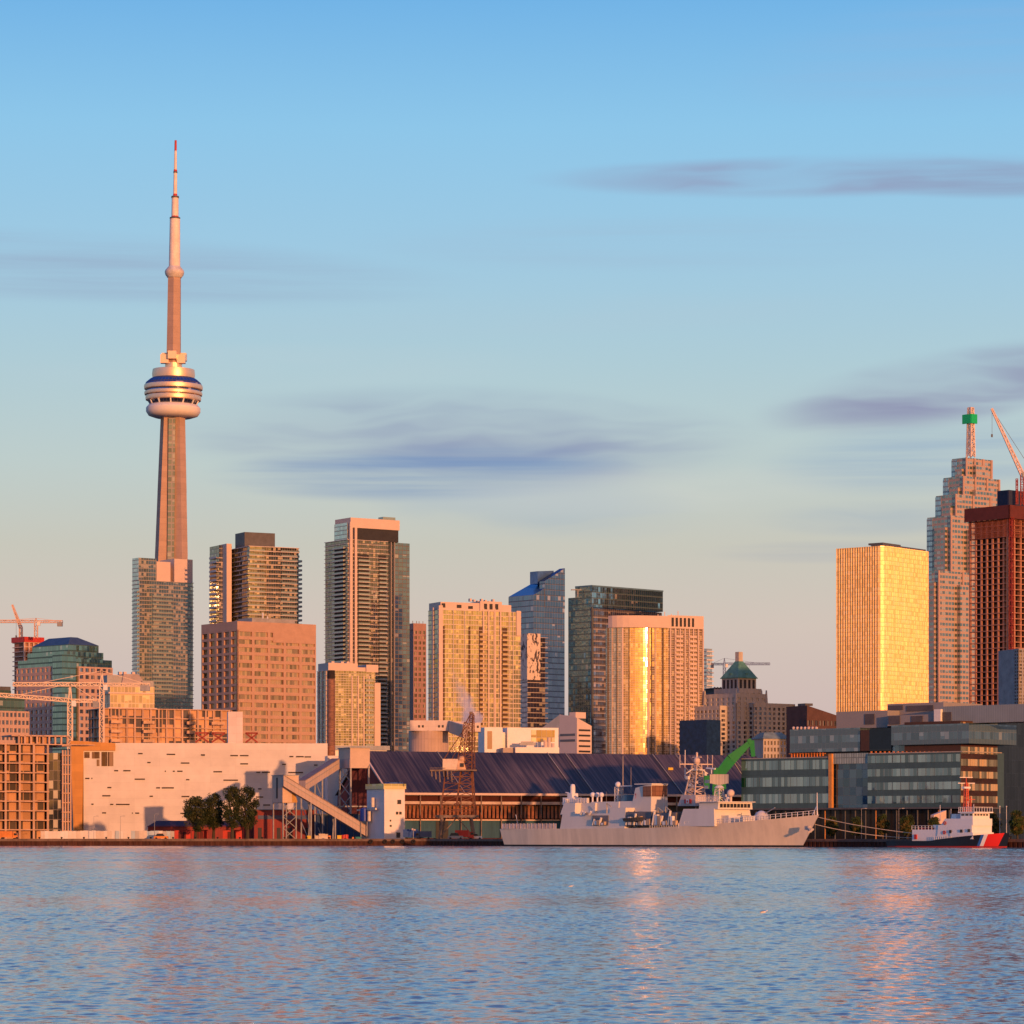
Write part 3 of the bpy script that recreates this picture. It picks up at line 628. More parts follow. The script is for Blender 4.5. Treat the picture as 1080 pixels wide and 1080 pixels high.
for t in (.06, .2, .34, .48, .6, .72, .86, 1.0):
    p0 = Vector(pe) + d * Ld * t; b = MB(); b.box(p0.x - .42, p0.x + .42, p0.y - 1.0, p0.y + .2, 0, zt); f.add('pier', b, SALM)
for i in range(int((zt - n0) / fh)):
    for t0, t1 in ((.22, .42), (.62, .82)):
        if i > 38: break
        a, c = Vector(pe) + d * Ld * t0, Vector(pe) + d * Ld * t1
        b = MB(); b.prism([(a.x, a.y - 1.7), (c.x, c.y - 1.7), (c.x, c.y), (a.x, a.y)], 0, .25); b.face([(a.x, a.y - 1.7, .25), (c.x, c.y - 1.7, .25), (c.x, c.y - 1.7, 1.2), (a.x, a.y - 1.7, 1.2)])
        put('balcony', b.mesh('balcony', SALM), f.root, (0, 0, n0 + i * fh))
for x, h in ((32, 2), (36, 3.5), (40, 2.2), (44, 4)):
    b = MB(); b.bar((x, 20, f.z(649)), (x, 20, f.z(649) + h), .25); f.add('roof_mast', b, SALM)

# thin white tower, towers being built, blue crane ----------------------------
f = tower('condo_tower', 743, 745, 751.5, 2350, 45, 'thin pale balcony tower showing beside the curved golden condo')
b = MB(); b.prism(rect(0, f.sx - .5, 0, 20), 0, f.z(684)); f.add('glazing', b, cgA)
slabs(f, rect(0, f.sx + .7, -.6, 20), f.z(790), f.z(684), 3.1, .9, P('white slab', (.62, .60, .58), .6))
f = tower('unfinished_tower', 750, 754, 773, 2300, 20, 'dark half-built concrete tower below the small blue tower crane')
slabs(f, rect(0, f.sx, 0, 22), f.z(800), f.z(724.5), 3.6, .5, P('grey concrete slab', (.2, .18, .2), .9))
b = MB(); b.box(1.2, f.sx - 1.2, 2, 20, 0, f.z(725)); f.add('core_wall', b, DARK)
for i in range(7): b = MB(); b.box(i * f.sx / 6 - .4, i * f.sx / 6 + .4, 0, 1, 0, f.z(724.5)); f.add('column', b, P('grey concrete slab', (.2, .18, .2)))
f = tower('office_block', 744, 745, 760, 1700, 42, 'low dark blue glass block at the foot of the half-built tower', 'building')
b = MB(); b.prism(rect(0, f.sx, 0, 20), 0, f.z(759)); f.add('glazing', b, P('ink blue glazing', (.01, .03, .09), .25, var=.5, sc=.4))


def tower_crane(name, px, D, pyb, pyt, jl, jr, label, mat, z0=None, jy=None, w=1.8, r=.22, apex=0, deg=0, cw=True):
    """hammerhead crane: mast, slewing cab, jib, counter jib with weights, apex and ties. jl / jr: photo columns of the jib's two ends"""
    f = Fr(X(px, D), D, deg, Z(pyb, D)).thing(name, label, 'crane'); zt = f.z(pyt)
    b = MB(); b.lattice((0, 0, 0), (0, 0, zt), w, max(3, int(zt / (w * 1.4))), r); f.add('mast', b, mat)
    xl, xr = f.x(jl), f.x(jr); far, near = (xl, xr) if abs(xl) > abs(xr) else (xr, xl)
    b = MB(); b.lattice((0, 0, zt + w * .5), (far, 0, zt + w * .5 + (f.z(jy, far) - zt if jy else 0)), w * .8, int(abs(far) / (w * 1.3)), r, (0, 0, 1)); f.add('jib', b, mat)
    b = MB(); b.lattice((0, 0, zt + w * .4), (near, 0, zt + w * .4), w * .7, max(3, int(abs(near) / (w * 1.5))), r, (0, 0, 1)); f.add('counter_jib', b, mat)
    if cw: b = MB(); b.box(near * .8, near, -w * .5, w * .5, zt - w * 1.1, zt + w * .3); f.add('counterweight', b, GREY)
    b = MB(); b.box(w * .4, w * 1.4, -w * .8, w * .2, zt - w * .9, zt + w * .4); f.add('cab', b, WHITE)
    ap = apex or w * 3.5
    b = MB(); b.bar((-w * .4, 0, zt), (0, 0, zt + ap), r * 1.3); b.bar((w * .4, 0, zt), (0, 0, zt + ap), r * 1.3); f.add('apex_frame', b, mat)
    b = MB(); b.bar((0, 0, zt + ap), (far * .66, 0, zt + w), r * .5); b.bar((0, 0, zt + ap), (near * .92, 0, zt + w * .6), r * .5); f.add('tie_rod', b, mat)
    hx = far * .55; b = MB(); b.bar((hx, 0, zt), (hx, 0, zt - w * 4), r * .35); b.box(hx - w * .25, hx + w * .25, -.4, .4, zt - w * 4.6, zt - w * 4); f.add('hook_line', b, DGREY)
    return f


WARMP = P('cream crane paint', (.72, .56, .42), .5, var=.1); SALP = P('salmon crane paint', (.62, .42, .33), .5, var=.1)
tower_crane('tower_crane', 764, 2310, 724.5, 701.5, 812, 750, 'small blue and red tower crane over the dark half-built tower', P('blue crane paint', (.08, .11, .3), .5), w=1.8, r=.16, apex=5)

# domed railway-era hotel with green copper roof --------------------------------
lime = P('grey limestone', (.48, .43, .37), .85, var=.18, streak=True); cop = P('green copper roof', (.10, .27, .22), .6, var=.35, streak=True)
dp = pane('hotel sash', (.5, .5, .6), (.04, .04, .05), (.2, .18, .16), .2, .3)
f = tower('grand_hotel', 762, 797, 841, 1900, 38, 'old grey stone grand hotel with setbacks, a steep green copper roof and a stone chimney', 'hotel')
b = MB(); cs = []
def mass(x0, x1, y0, y1, z1, nR, nL, nz, wf=.5, hf=.6):
    global cs
    b.prism(rect(x0 + .5, x1, y0 + .5, y1), 0, z1); zb = f.z(800)
    c1 = gridwall(b, 'R', x0, x1, zb, z1, nR, nz, wf, hf, .5, y0, 2.0); c2 = gridwall(b, 'L', y0, y1, zb, z1, nL, nz, wf, hf, .5, x0, 2.0) if nL else []
    cs += c1[:nR * 5] + c2[:nL * 5]
    return c1[nR * 5:] + c2[nL * 5:]
rest = []
sx, sy = f.sx, f.sy
rest += mass(0, sx, 2, 26, f.z(741), 9, 5, 11)
rest += mass(-16, 2, 14, 46, f.z(744), 3, 9, 11)
rest += mass(-10, 14, 6, 34, f.z(731), 5, 6, 13)
rest += mass(-6, 12, 8, 30, f.z(725.5), 4, 4, 13)
tcx, tcy = 3, 18
b.box(tcx - 7.2, tcx + 7.2, tcy - 7.2, tcy + 7.2, f.z(729), f.z(714.5))
f.add('wall', b, lime); windows(f, cs[:95] + rest, dp, 95)
for fc in ('R', 'L'):
    for i in range(4):
        u = (tcx if fc == 'R' else tcy) - 5.1 + i * 3.4; b = MB(); h0, h1 = f.z(725.5), f.z(716)
        b.box(u - .85, u + .85, tcy - 7.35, tcy - 7.2, h0, h1) if fc == 'R' else b.box(tcx - 7.35, tcx - 7.2, u - .85, u + .85, h0, h1); f.add('arched_opening', b, DARK)
b = MB(); R4 = lambda r: rect(tcx - r, tcx + r, tcy - r, tcy + r); b.prism(R4(7.9), f.z(714.5), f.z(713.5)); b.prism(R4(7.7), f.z(713.5), f.z(696), ptop=R4(1.7)); rf = f.add('copper_roof', b, cop)
for fc in (0, 1):
    b = MB(); hz = f.z(709); o = 7.2
    if fc == 0: b.box(tcx - 1.1, tcx + 1.1, tcy - 6.8, tcy - 3, f.z(713), hz)
    else: b.box(tcx - 6.8, tcx - 3, tcy - 1.1, tcy + 1.1, f.z(713), hz)
    f.add('dormer', b, cop, parent=rf)
block(f, 'chimney', tcx - 1.6, tcx + 1.6, tcy - 1.6, tcy + 1.6, f.z(698), f.z(686), lime)
b = MB()
for x, y in ((-10, 6), (14, 6), (-10, 34), (-6, 8), (12, 8), (0, 2), (sx - 1, 2), (tcx - 6.9, tcy - 7), (tcx + 6.9, tcy - 7)):
    b.prism(rect(x - .7, x + .7, y - .7, y + .7), f.z(742), f.z(741 if (x, y) in ((0, 2), (sx - 1, 2)) else 727), ptop=rect(x - .3, x + .3, y - .3, y + .3))
f.add('pinnacle', b, lime)
f = tower('stone_annex', 797, 805, 833, 1850, 20, 'low grey stone wing with a pale copper roof below the grand hotel', 'building')
b = MB(); b.prism(rect(.4, f.sx, .4, 16), 0, f.z(779)); c = gridwall(b, 'R', 0, f.sx, f.z(801), f.z(780), 8, 3, .5, .6, .4); f.add('wall', b, lime); windows(f, c, dp)
b = MB(); b.prism(rect(-.6, f.sx + .4, -.6, 17), f.z(779), f.z(772), ptop=rect(3, f.sx - 3, 5, 11)); f.add('copper_roof', b, P('pale copper', (.2, .27, .24), .7, var=.3))
f = tower('stone_annex', 742, 745, 762, 1800, 10, 'small stone block beside the low dark blue glass block', 'building')
b = MB(); b.prism(rect(.4, f.sx, .4, 16), 0, f.z(782)); c = gridwall(b, 'R', 0, f.sx, f.z(801), f.z(782), 5, 3, .5, .6, .4); f.add('wall', b, lime); windows(f, c, dp)
f = tower('brick_block', 842, 851, 883, 1750, 30, 'dark brown brick block with a gently sloping roofline beside the grand hotel', 'building')
b = MB(); bb = P('dark brown brick', (.10, .055, .05), .85, var=.2); b.prism(rect(.4, f.sx, .4, 20), 0, lambda x, y: f.z(744) - max(0, (x - f.sx * .55)) * .55)
c = gridwall(b, 'R', 0, f.sx, f.z(800), f.z(757), 8, 4, .6, .5, .4); f.add('wall', b, bb); windows(f, c, dp)
block(f, 'rooftop_plant', f.sx * .05, f.sx * .3, 3, 10, f.z(744), f.z(741.5), DGREY)

# gold mirror tower ---------------------------------------------------------------
cgold = curtain('gold mirror glass', (1.0, .72, .34), (.86, .60, .28), .85, 2.6, .24, .42, .12, (.72, .48, .2), .12, (.55, .36, .15), .05, .6, (.92, .68, .42))
f = two(882.3, 931, 977.5, 1900, 52); f.thing('gold_tower', 'blocky office tower in mirror gold glass with serrated faces', 'tower')
def zig(p, q, n, dep):
    p, q = Vector(p), Vector(q); d = (q - p); nr = Vector((d.y, -d.x)).normalized(); r = []
    for i in range(n): r += [tuple(p + d * (i / n)), tuple(p + d * ((i + dep) / n) + nr * d.length / n * .5)]
    return r
ch = 1.6
poly = zig((0, f.sy), (0, ch), 18, .15) + [(0, ch)] + zig((ch, 0), (f.sx, 0), 16, .8) + [(f.sx, 0), (f.sx, f.sy), ]
b = MB(); b.prism(poly, 0, f.z(576.5)); f.add('glazing', b, cgold)
b = MB(); b.prism(poly, f.z(576.5), f.z(575.6)); f.add('parapet', b, P('gold trim', (.8, .55, .3), .35, .7))
block(f, 'mechanical_floor', f.x(931, 8), f.x(977, 8) - .5, 8, f.sy * .5, f.z(576), f.z(571), DGREY); block(f, 'roof_plant', f.x(931, 10), f.x(950, 10), 10, 20, f.z(571), f.z(569), DGREY)

# stepped granite tower with lattice spire -------------------------------------------
gr_ = curtain('granite with windows', (.5, .62, .66), (.08, .12, .105), 3.4, 3.9, .3, .1, .46, (.43, .315, .255), .6, (.44, .32, .26), .03, .3, (.35, .34, .28), 0, .04)
grb = curtain('bluish glass corner', (.5, .65, .8), (.06, .09, .12), 1.6, 3.9, .5, .07, .3, (.2, .2, .22), .2, (.28, .28, .30), .03, .15)
f = two(973.5, 1008, 1064, 2400, 40); f.thing('stepped_tower', 'tall stepped pink granite skyscraper topped by a lattice spire with green sign boxes', 'tower')
steps = [(973.5, 990, 1066, 603, 0), (978, 1003, 1064, 543, 5), (987, 1008, 1063, 519, 9), (995, 1016, 1053.5, 498, 13), (1004, 1019, 1045.5, 477, 17)]
for i, (l, c, r, py, dd) in enumerate(steps):
    y0 = dd; x0 = f.x(c, y0); x1 = f.x(r, y0); y1 = f.y(l, x0); b = MB(); b.prism(rect(x0, x1, y0, y1), 0 if i == 0 else f.z(steps[i - 1][3] + 3), f.z(py))
    q = MB(); q.prism(rect(x0, x1, y0, y1), 0 if i == 0 else f.z(steps[i - 1][3] + 3), f.z(py)); f.add('tier', q, gr_)
    q = MB(); nz = f.z(py); zb_ = f.z(800) if i == 0 else f.z(steps[i - 1][3])
    q.box(x0 - .3, x0 + 1.3, y1 - (9 if i == 0 else 5.5), y1 + .3, zb_, nz - 1); f.add('corner_glazing', q, grb)
    q = MB(); w_ = (x1 - x0)
    for t in (.0, .33, .66, 1.0):
        q = MB(); q.box(x0 + w_ * t - .9, x0 + w_ * t + .9, y0 - .7, y0, zb_, nz); f.add('pilaster', q, P('pink granite', (.44, .31, .26), .6, var=.08))
    q = MB(); q.box(x0 + w_ * .25, x0 + w_ * .75, y0 - 3.4, y0, zb_, f.z(py + (14 if i < 4 else 8))); f.add('front_bay', q, gr_)
    q = MB(); ww = (y1 - y0); q.box(x0 - 2.6, x0, y0 + ww * .15, y0 + ww * .6, zb_, f.z(py + 12)); f.add('side_bay', q, gr_)
y0 = 22; cx_ = f.x(1023.8, y0)
b = MB(); b.lattice((cx_, y0, f.z(482, cx_, y0)), (cx_, y0, f.z(430, cx_, y0)), 4.4, 13, .45, w2=3.0); f.add('lattice_spire', b, P('pale spire steel', (.72, .58, .5), .5))
for s_ in (0, 1):
    b = MB(); a = 6.4; q0_, q1_ = f.z(447, cx_, y0), f.z(437.2, cx_, y0)
    b.box(cx_ - 3.2, cx_ + 3.4, y0 - 3.6, y0 - 2.8, q0_, q1_) if s_ else b.box(cx_ - 3.6, cx_ - 2.8, y0 - 3.0, y0 + 5.4, q0_, q1_); f.add('green_sign', b, P('green sign face', (.01, .50, .16), .4, var=.05))
b = MB(); b.bar((cx_, y0, f.z(437)), (cx_, y0, f.z(427)), .5, r2=.15); f.add('finial', b, RED)

# red-brown tower under construction ---------------------------------------------------
f = two(1022.5, 1064, 1110, 2150, 42); f.thing('unfinished_tower', 'rust red skyscraper under construction, open floors with a solid dark red band at its head', 'tower')
rc = P('reddish concrete', (.46, .22, .15), .85, var=.35); zt = f.z(546); zb = f.z(800); fh = 3.9
slabs(f, rect(0, f.sx, 0, f.sy), zb, zt, fh, .5, rc); b = MB(); b.box(5, f.sx - 2, 5, f.sy - 1, 0, zt); f.add('core_wall', b, P('dark core', (.09, .05, .045), .9))
for i in range(8): b = MB(); b.box(i * f.sx / 7 - .6, i * f.sx / 7 + .6, .3, 1.5, 0, zt); f.add('column', b, rc)
for i in range(1, 8): b = MB(); b.box(.3, 1.5, i * f.sy / 7 - .6, i * f.sy / 7 + .6, 0, zt); f.add('column', b, rc)
b = MB(); mr = P('dark red formwork', (.12, .03, .025), .8, var=.2); b.box(-3, f.sx + 1, -3, -2.2, f.z(547), f.z(533)); b.box(-3, -2.2, -3, f.sy + 2, f.z(547), f.z(533)); b.box(-2, f.sx, -2, f.sy, f.z(541), f.z(540)); f.add('climbing_screen', b, mr)
b = MB()
for i in range(34):
    u = i / 33 * f.sx; b.box(u - .12, u + .12, -.9, -.7, f.z(566), zt + 3); u = i / 33 * f.sy; b.box(-.9, -.7, u - .12, u + .12, f.z(566), zt + 3)
for j in range(6): zj = f.z(566) + j * (zt - f.z(566)) / 5; b.box(-.8, f.sx, -.85, -.75, zj, zj + .25); b.box(-.85, -.75, -.8, f.sy, zj, zj + .25)
f.add('scaffold', b, P('orange red scaffold', (.32, .10, .06), .7))
b = MB(); xx = f.x(1066, -1.5); b.lattice((xx, -2.2, 0), (xx, -2.2, zt), 2.2, 60, .16); f.add('hoist_mast', b, P('dull red hoist', (.3, .04, .03), .7))
block(f, 'plant_box', f.x(1064, 6), f.x(1090, 6), 6, 16, f.z(536), f.z(515), P('navy hoarding', (.03, .035, .07), .7))
f0 = f
f = Fr(X(1078, 2155), 2155, 0, Z(533, 2155)).thing('luffing_crane', 'pale luffing crane with its boom raised over the red-brown tower under construction', 'crane')
b = MB(); b.lattice((0, 0, 0), (0, 0, f.z(500)), 2.0, 6, .2); f.add('mast', b, P('dull red hoist', (.3, .04, .03)))
b = MB(); b.lattice((0, 0, f.z(500)), (f.x(1046), 0, f.z(431)), 2.4, 26, .3, (0, 1, 0), w2=1.0); f.add('boom', b, P('pale pink crane paint', (.7, .56, .52), .5))
b = MB(); b.box(0, 7, -1.5, 1.5, f.z(503), f.z(498)); f.add('counterweight', b, GREY)
b = MB(); b.bar((f.x(1046), 0, f.z(431)), (4, 0, f.z(490)), .12); f.add('luffing_rope', b, DGREY)
b = MB(); b.bar((f.x(1046.3), 0, f.z(431)), (f.x(1046.3), 0, f.z(458)), .1); b.box(f.x(1045.3), f.x(1047), -.5, .5, f.z(461), f.z(458)); f.add('hook_line', b, DGREY)
b = MB(); b.lattice((f.x(1071), -6, 0), (f.x(1071), -6, f.z(506)), 1.2, 6, .2); f.add('kingpost', b, P('dull red hoist', (.3, .04, .03)))
f = tower('office_block', 1069.5, 1074, 1110, 1500, 20, 'grey office block with square windows at the foot of the red-brown tower', 'building')
b = MB(); b.prism(rect(.5, f.sx, .5, 20), 0, f.z(684)); c = gridwall(b, 'R', 0, f.sx, f.z(750), f.z(685), 8, 18, .6, .6, .4) + gridwall(b, 'L', 0, f.y(1069.5), f.z(750), f.z(685), 2, 18, .6, .6, .4); f.add('wall', b, P('grey precast', (.30, .29, .29), .8)); windows(f, c, dp)

# far building site and crane
f = tower('unfinished_tower', 13, 26, 45, 2700, 40, 'distant salmon concrete tower being built beside the salmon granite offices')
slabs(f, rect(0, f.sx, 0, f.sy), f.z(800), f.z(674), 3.9, .7, SALP); b = MB(); b.box(2, f.sx - 1, 2, f.sy, 0, f.z(674)); f.add('core_wall', b, P('salmon core', (.35, .17, .12), .9))
for i in range(5): b = MB(); b.box(i * f.sx / 4 - .6, i * f.sx / 4 + .6, -.2, 1, 0, f.z(674)); f.add('column', b, SALP)
b = MB(); b.box(-1, f.sx + 1, -1, -.6, f.z(677), f.z(671.5)); b.box(-1, -.6, -1, f.sy, f.z(677), f.z(671.5)); f.add('edge_screen', b, RED)
tower_crane('tower_crane', 38, 2690, 673, 657, 0, 66, 'distant salmon tower crane above the far unfinished tower', SALP, w=2.6, r=.28, apex=4)
f = Fr(X(22, 2720), 2720, 0, Z(674, 2720)).thing('luffing_crane', 'distant luffing crane leaning behind the far unfinished tower', 'crane')
b = MB(); b.lattice((0, 0, 0), (0, 0, f.z(662)), 2.4, 4, .35); f.add('mast', b, SALP); b = MB(); b.lattice((0, 0, f.z(662)), (f.x(13), 0, f.z(638)), 2.4, 10, .35, (0, 1, 0), w2=1); f.add('boom', b, SALP)

# granite offices with stepped glass head ---------------------------------------------------
f = two(17, 66, 119, 1950, 44); f.thing('granite_offices', 'salmon granite offices with square windows, a green glass spine and a dark stepped glass head', 'building')
gw = P('salmon granite', (.46, .32, .27), .7, var=.1); op = pane('blue office pane', (.5, .6, .75), (.04, .05, .08), (.3, .26, .22), .35, .25)
gg = curtain('green office glass', (.35, .55, .50), (.02, .05, .05), 2, 3.8, .55, .06, .25, (.03, .06, .06), .12, (.08, .11, .11), .03, .08)
xb = f.x(83); yb = f.y(62); b = MB()
b.prism(rect(xb, f.sx, .7, 30), 0, f.z(702)); b.prism(rect(.7, 20, yb, f.sy), 0, f.z(702)); zb_, z1_ = f.z(790), f.z(702)
c = gridwall(b, 'R', xb, f.sx, zb_, z1_, 6, 12, .62, .55, .7); c2 = gridwall(b, 'L', yb, f.sy, zb_, z1_, 9, 12, .62, .55, .7)
f.add('wall', b, gw); windows(f, [x for p in zip(c, c2) for x in p] + c2[len(c):], op)
b = MB(); b.prism(rect(1.5, xb, 1.5, 28), 0, f.z(694)); b.prism(rect(-1, 9, -1, 9), 0, f.z(690)); f.add('glass_spine', b, gg)
def tier(l, c_, r, py0, py1, dep, mat, nm, l2=None, r2=None):
    x0 = f.x(c_, dep); x1 = f.x(r, dep); y1 = f.y(l, x0); b = MB(); p = rect(x0, x1, dep, y1); b.prism(p, f.z(py0), f.z(py1), mat, ptop=(rect(x0 + 6, x1 - 12, dep + 6, y1 - 9) if l2 else None)); f.add(nm, b)
tier(19, 66, 118, 703, 694, 2, gg, 'glass_tier'); tier(29, 68, 109, 694, 686, 5, gg, 'glass_tier'); tier(34, 72, 104, 688, 678, 9, gg, 'glass_tier')
tier(34, 72, 104.5, 678, 669.5, 9, P('slate blue roof', (.07, .10, .13), .35, .3), 'hipped_roof', 1)
f = tower('office_block', -30, -20, 31, 1500, 38, 'pink office block with a grey green stepped roof beside the salmon granite offices', 'building')
b = MB(); b.prism(rect(.5, f.sx, .5, 20), 0, f.z(749)); c = gridwall(b, 'R', 0, f.sx, f.z(790), f.z(749), 12, 5, .6, .55, .5); f.add('wall', b, gw); windows(f, c, op)
b = MB(); b.box(0, f.sx - 2, 1, 18, f.z(749), f.z(735), gg); b.box(0, f.x(15), 3, 16, f.z(735), f.z(727), gg); b.box(0, f.x(14), 2.5, 16.5, f.z(727), f.z(723), DGREY); f.add('glass_tier', b)

# unseen towers added right of the frame to cast long shadows on the city
for i, (x, y, w_, d_, h_, cm, lab) in enumerate([(322, 1535, 52, 40, 126, cgF, 'broad blue glass tower added outside the frame to cast shade'),
        (440, 1640, 46, 40, 185, cgG2, 'dark green glass tower added outside the frame to cast shade'), (225, 860, 46, 30, 34, cgG2, 'low glass block added outside the frame to shade the quay offices')]):
    f = Fr(x, y, 35).thing('office_tower', lab, 'tower'); b = MB(); b.prism(rect(0, w_, 0, d_), 0, h_); f.add('glazing', b, cm); block(f, 'penthouse', 5, w_ - 5, 5, d_ - 5, h_, h_ + 5, GREY)

# ================================================================== the waterfront
def conc_frame(f, x1, y1, z0, z1, nfl, nb, mat, name_core='core_wall', corem=None, nby=3, th=.4, inset=3.0):
    fh = (z1 - z0) / nfl; slabs(f, rect(0, x1, 0, y1), z0, z1 + .01, fh, th, mat)
    for i in range(nb + 1): b = MB(); x = .4 + i * (x1 - .8) / nb; b.box(x - .35, x + .35, .3, 1.0, 0, z1); f.add('column', b, mat)
    for i in range(1, nby + 1): b = MB(); y = .4 + i * (y1 - .8) / nby; b.box(.3, 1.0, y - .35, y + .35, 0, z1); f.add('column', b, mat)
    b = MB(); b.box(inset, x1 - .6, inset, y1 - .6, 0, z1 - .3); f.add(name_core, b, corem or mat)
ocon = P('warm raw concrete', (.50, .33, .24), .85, var=.35, streak=True)
def infill(mat1, mat2, pw, fh, thr, name):
    m, g = newmat(name); fu, fv, iu, iv = uvgrid(g, pw, fh); r = g.white(g.comb(iu, iv)); hole = g.m('MULTIPLY', g.m('LESS_THAN', r, thr), g.m('GREATER_THAN', fu, .12))
    c = g.mix(hole, mat1, mat2); k = g.m('ADD', .7, g.m('MULTIPLY', g.white(g.comb(iv, iu)), .5)); g.out(g.pr(Base_Color=g.mix(1.0, c, g.comb(k, k, k), 'MULTIPLY'), Roughness=.8)); return m
inf1 = infill((.42, .24, .14), (.06, .045, .04), 2.4, 3.3, .45, 'block infill')
# half built block at the city edge
f = two(-60, -40, 74, 1075, 24); f.thing('unfinished_block', 'bare concrete block under construction beside the ochre framed white warehouse', 'building')
xm = f.x(52); conc_frame(f, xm, 22, 0, f.z(784), 10, 6, ocon, corem=inf1)
b = MB(); b.prism(rect(xm, f.x(67), 1, 20), 0, f.z(793)); f.add('dark_glazing', b, curtain('site dark glass', (.4, .45, .6), (.02, .025, .04), 1.6, 3.3, .18, .08, .1, (.05, .05, .07), .1, (.15, .12, .12)))
for i in range(10): b = MB(); b.box(f.x(65), f.x(75), -.5, 16, i * 3.2 + 2.6, i * 3.2 + 2.95); f.add('balcony_slab', b, ocon)
for i in range(4): b = MB(); u = f.x(66 + i * 2.8); b.box(u - .25, u + .25, -.3, .3, 0, f.z(790)); f.add('column', b, ocon)
b = MB(); b.box(f.x(20), f.x(100, 6), 6, 18, f.z(784), f.z(783)); b.box(f.x(18), f.x(72, 6), 7, 20, f.z(775), f.z(773.5)); f.add('roof_slab', b, ocon)
for i in range(9): b = MB(); u = f.x(20 + i * 6.4, 7); b.box(u - .3, u + .3, 7, 7.8, f.z(784), f.z(774)); f.add('roof_column', b, ocon)
block(f, 'roof_room', f.x(22, 9), f.x(50, 9), 9, 16, f.z(784), f.z(775), inf1)

# terracotta apartment frame
f = two(100, 108, 214, 1290, 24); f.thing('unfinished_block', 'long concrete apartment frame under construction, showing above the white slotted warehouse', 'building')
conc_frame(f, f.x(243), 20, 0, f.z(747), 14, 16, ocon, corem=infill((.55, .33, .2), (.09, .08, .09), 2.8, 3.3, .4, 'terracotta infill'), inset=1.2)
zt = f.z(747)
balconies(f, [('R', f.x(116), f.x(128), 1.6), ('R', f.x(150), f.x(162), 1.6), ('R', f.x(196), f.x(206), 1.6), ('R', f.x(222), f.x(236), 1.6)], f.z(792), zt - 2, zt / 14, P('amber screen', (.5, .3, .18), .4), ocon)
b = MB(); b.prism(rect(f.x(116, 3), f.x(163, 3), 3, 18), zt, f.z(723)); f.add('glass_upper_floors', b, curtain('warm pale glass', (.75, .75, .65), (.3, .26, .2), 1.5, 3.4, .2, .1, .15, (.5, .4, .28), .18, (.6, .45, .33), .03, .4, (.6, .5, .35)))
b = MB(); b.box(f.x(114, 3), f.x(162, 3), 2.4, 18, f.z(731), f.z(729.4)); b.box(f.x(114, 3), f.x(165, 3), 2.2, 18, f.z(747.5), f.z(745.5)); f.add('canopy_slab', b, SALM)
block(f, 'mechanical_box', f.x(113, 6), f.x(135, 6), 6, 16, f.z(723), f.z(711), GREY)
b = MB(); x0, x1 = f.x(128, 5), f.x(156, 5); b.prism(rect(x0, x1, 5, 16), f.z(723), f.z(709.5), ptop=rect(x0 + 1, x1 - 4, 5, 16)); f.add('mechanical_box', b, P('mauve grey panel', (.36, .3, .3), .6))
block(f, 'mechanical_box', f.x(150, 4), f.x(162, 4), 4, 14, f.z(723), f.z(716.5), GREY)
for p in (127, 132, 141): b = MB(); u = f.x(p, 7); b.box(u - .6, u + .6, 7, 8.5, f.z(710), f.z(707)); f.add('rooftop_vent', b, SALM)

tower_crane('tower_crane', 107.5, 1230, 884, 724, 14, 158, 'cream tower crane with a level jib before the granite offices, the higher of two', WARMP, w=1.6, r=.17, apex=6)
tower_crane('tower_crane', 74, 1180, 884, 741, -30, 104, 'cream tower crane with a drooping lattice jib, the lower of two', WARMP, w=1.6, r=.17, jy=733, apex=7)

# white slotted warehouse
f = two(70, 88, 345.5, 1150, 4); f.thing('white_warehouse', 'huge white clad warehouse with scattered thin dark slots and an ochre end frame', 'warehouse')
wp = panels('white cladding', (.60, .56, .54), 9, 2.9, .07, .86, .035, .55); zt = f.z(783.5)
b = MB(); b.prism(rect(0, f.sx, .0, 60), 0, zt); f.add('wall', b, wp)
slots = [(c[0] / 4.154, c[1] / 4.154, c[2]) for c in [(605, 625, 643), (730, 768, 646), (880, 898, 648), (645, 660, 682), (792, 830, 684), (540, 572, 718), (500, 518, 718), (722, 727, 720), (757, 766, 720), (776, 800, 720), (590, 635, 755), (815, 830, 757), (373, 392, 752), (400, 405, 752), (470, 488, 792), (684, 702, 793), (708, 762, 793), (448, 484, 828), (655, 670, 830), (795, 830, 831), (400, 410, 865), (482, 497, 866), (508, 568, 866), (447, 465, 903), (578, 582, 904), (592, 610, 904), (790, 810, 905)]]
slots += [(200 + c[0] / 4.154, 200 + c[1] / 4.154, c[2]) for c in [(50, 66, 648), (178, 212, 651), (220, 258, 651), (437, 455, 655), (466, 500, 655), (503, 532, 656), (222, 256, 687), (405, 422, 689), (545, 560, 692), (104, 142, 722), (292, 310, 724), (316, 352, 724), (432, 497, 725), (148, 212, 759), (148, 184, 797), (300, 315, 797), (290, 323, 833), (322, 353, 868)]]
sm = P('dark slot glass', (.05, .03, .025), .3)
for a, c, y in slots:
    y = 640 + y / 4.154; b = MB(); x0, x1, z0, z1 = f.x(a), f.x(c), f.z(y + .75), f.z(y - .75); b.box(x0, x1, -.05, .02, z0, z1, sm)
    b.box(x0 - .1, x1 + .1, -.18, -.0, z0 - .14, z0, WHITE); f.add('window', b)
b = MB(); ochre = panels('ochre panel', (.50, .24, .06), 3, 3, .06, .8, .08)
P_ = lambda px, py, y=-.7: (f.x(px, y), y, f.z(py, 0, y))
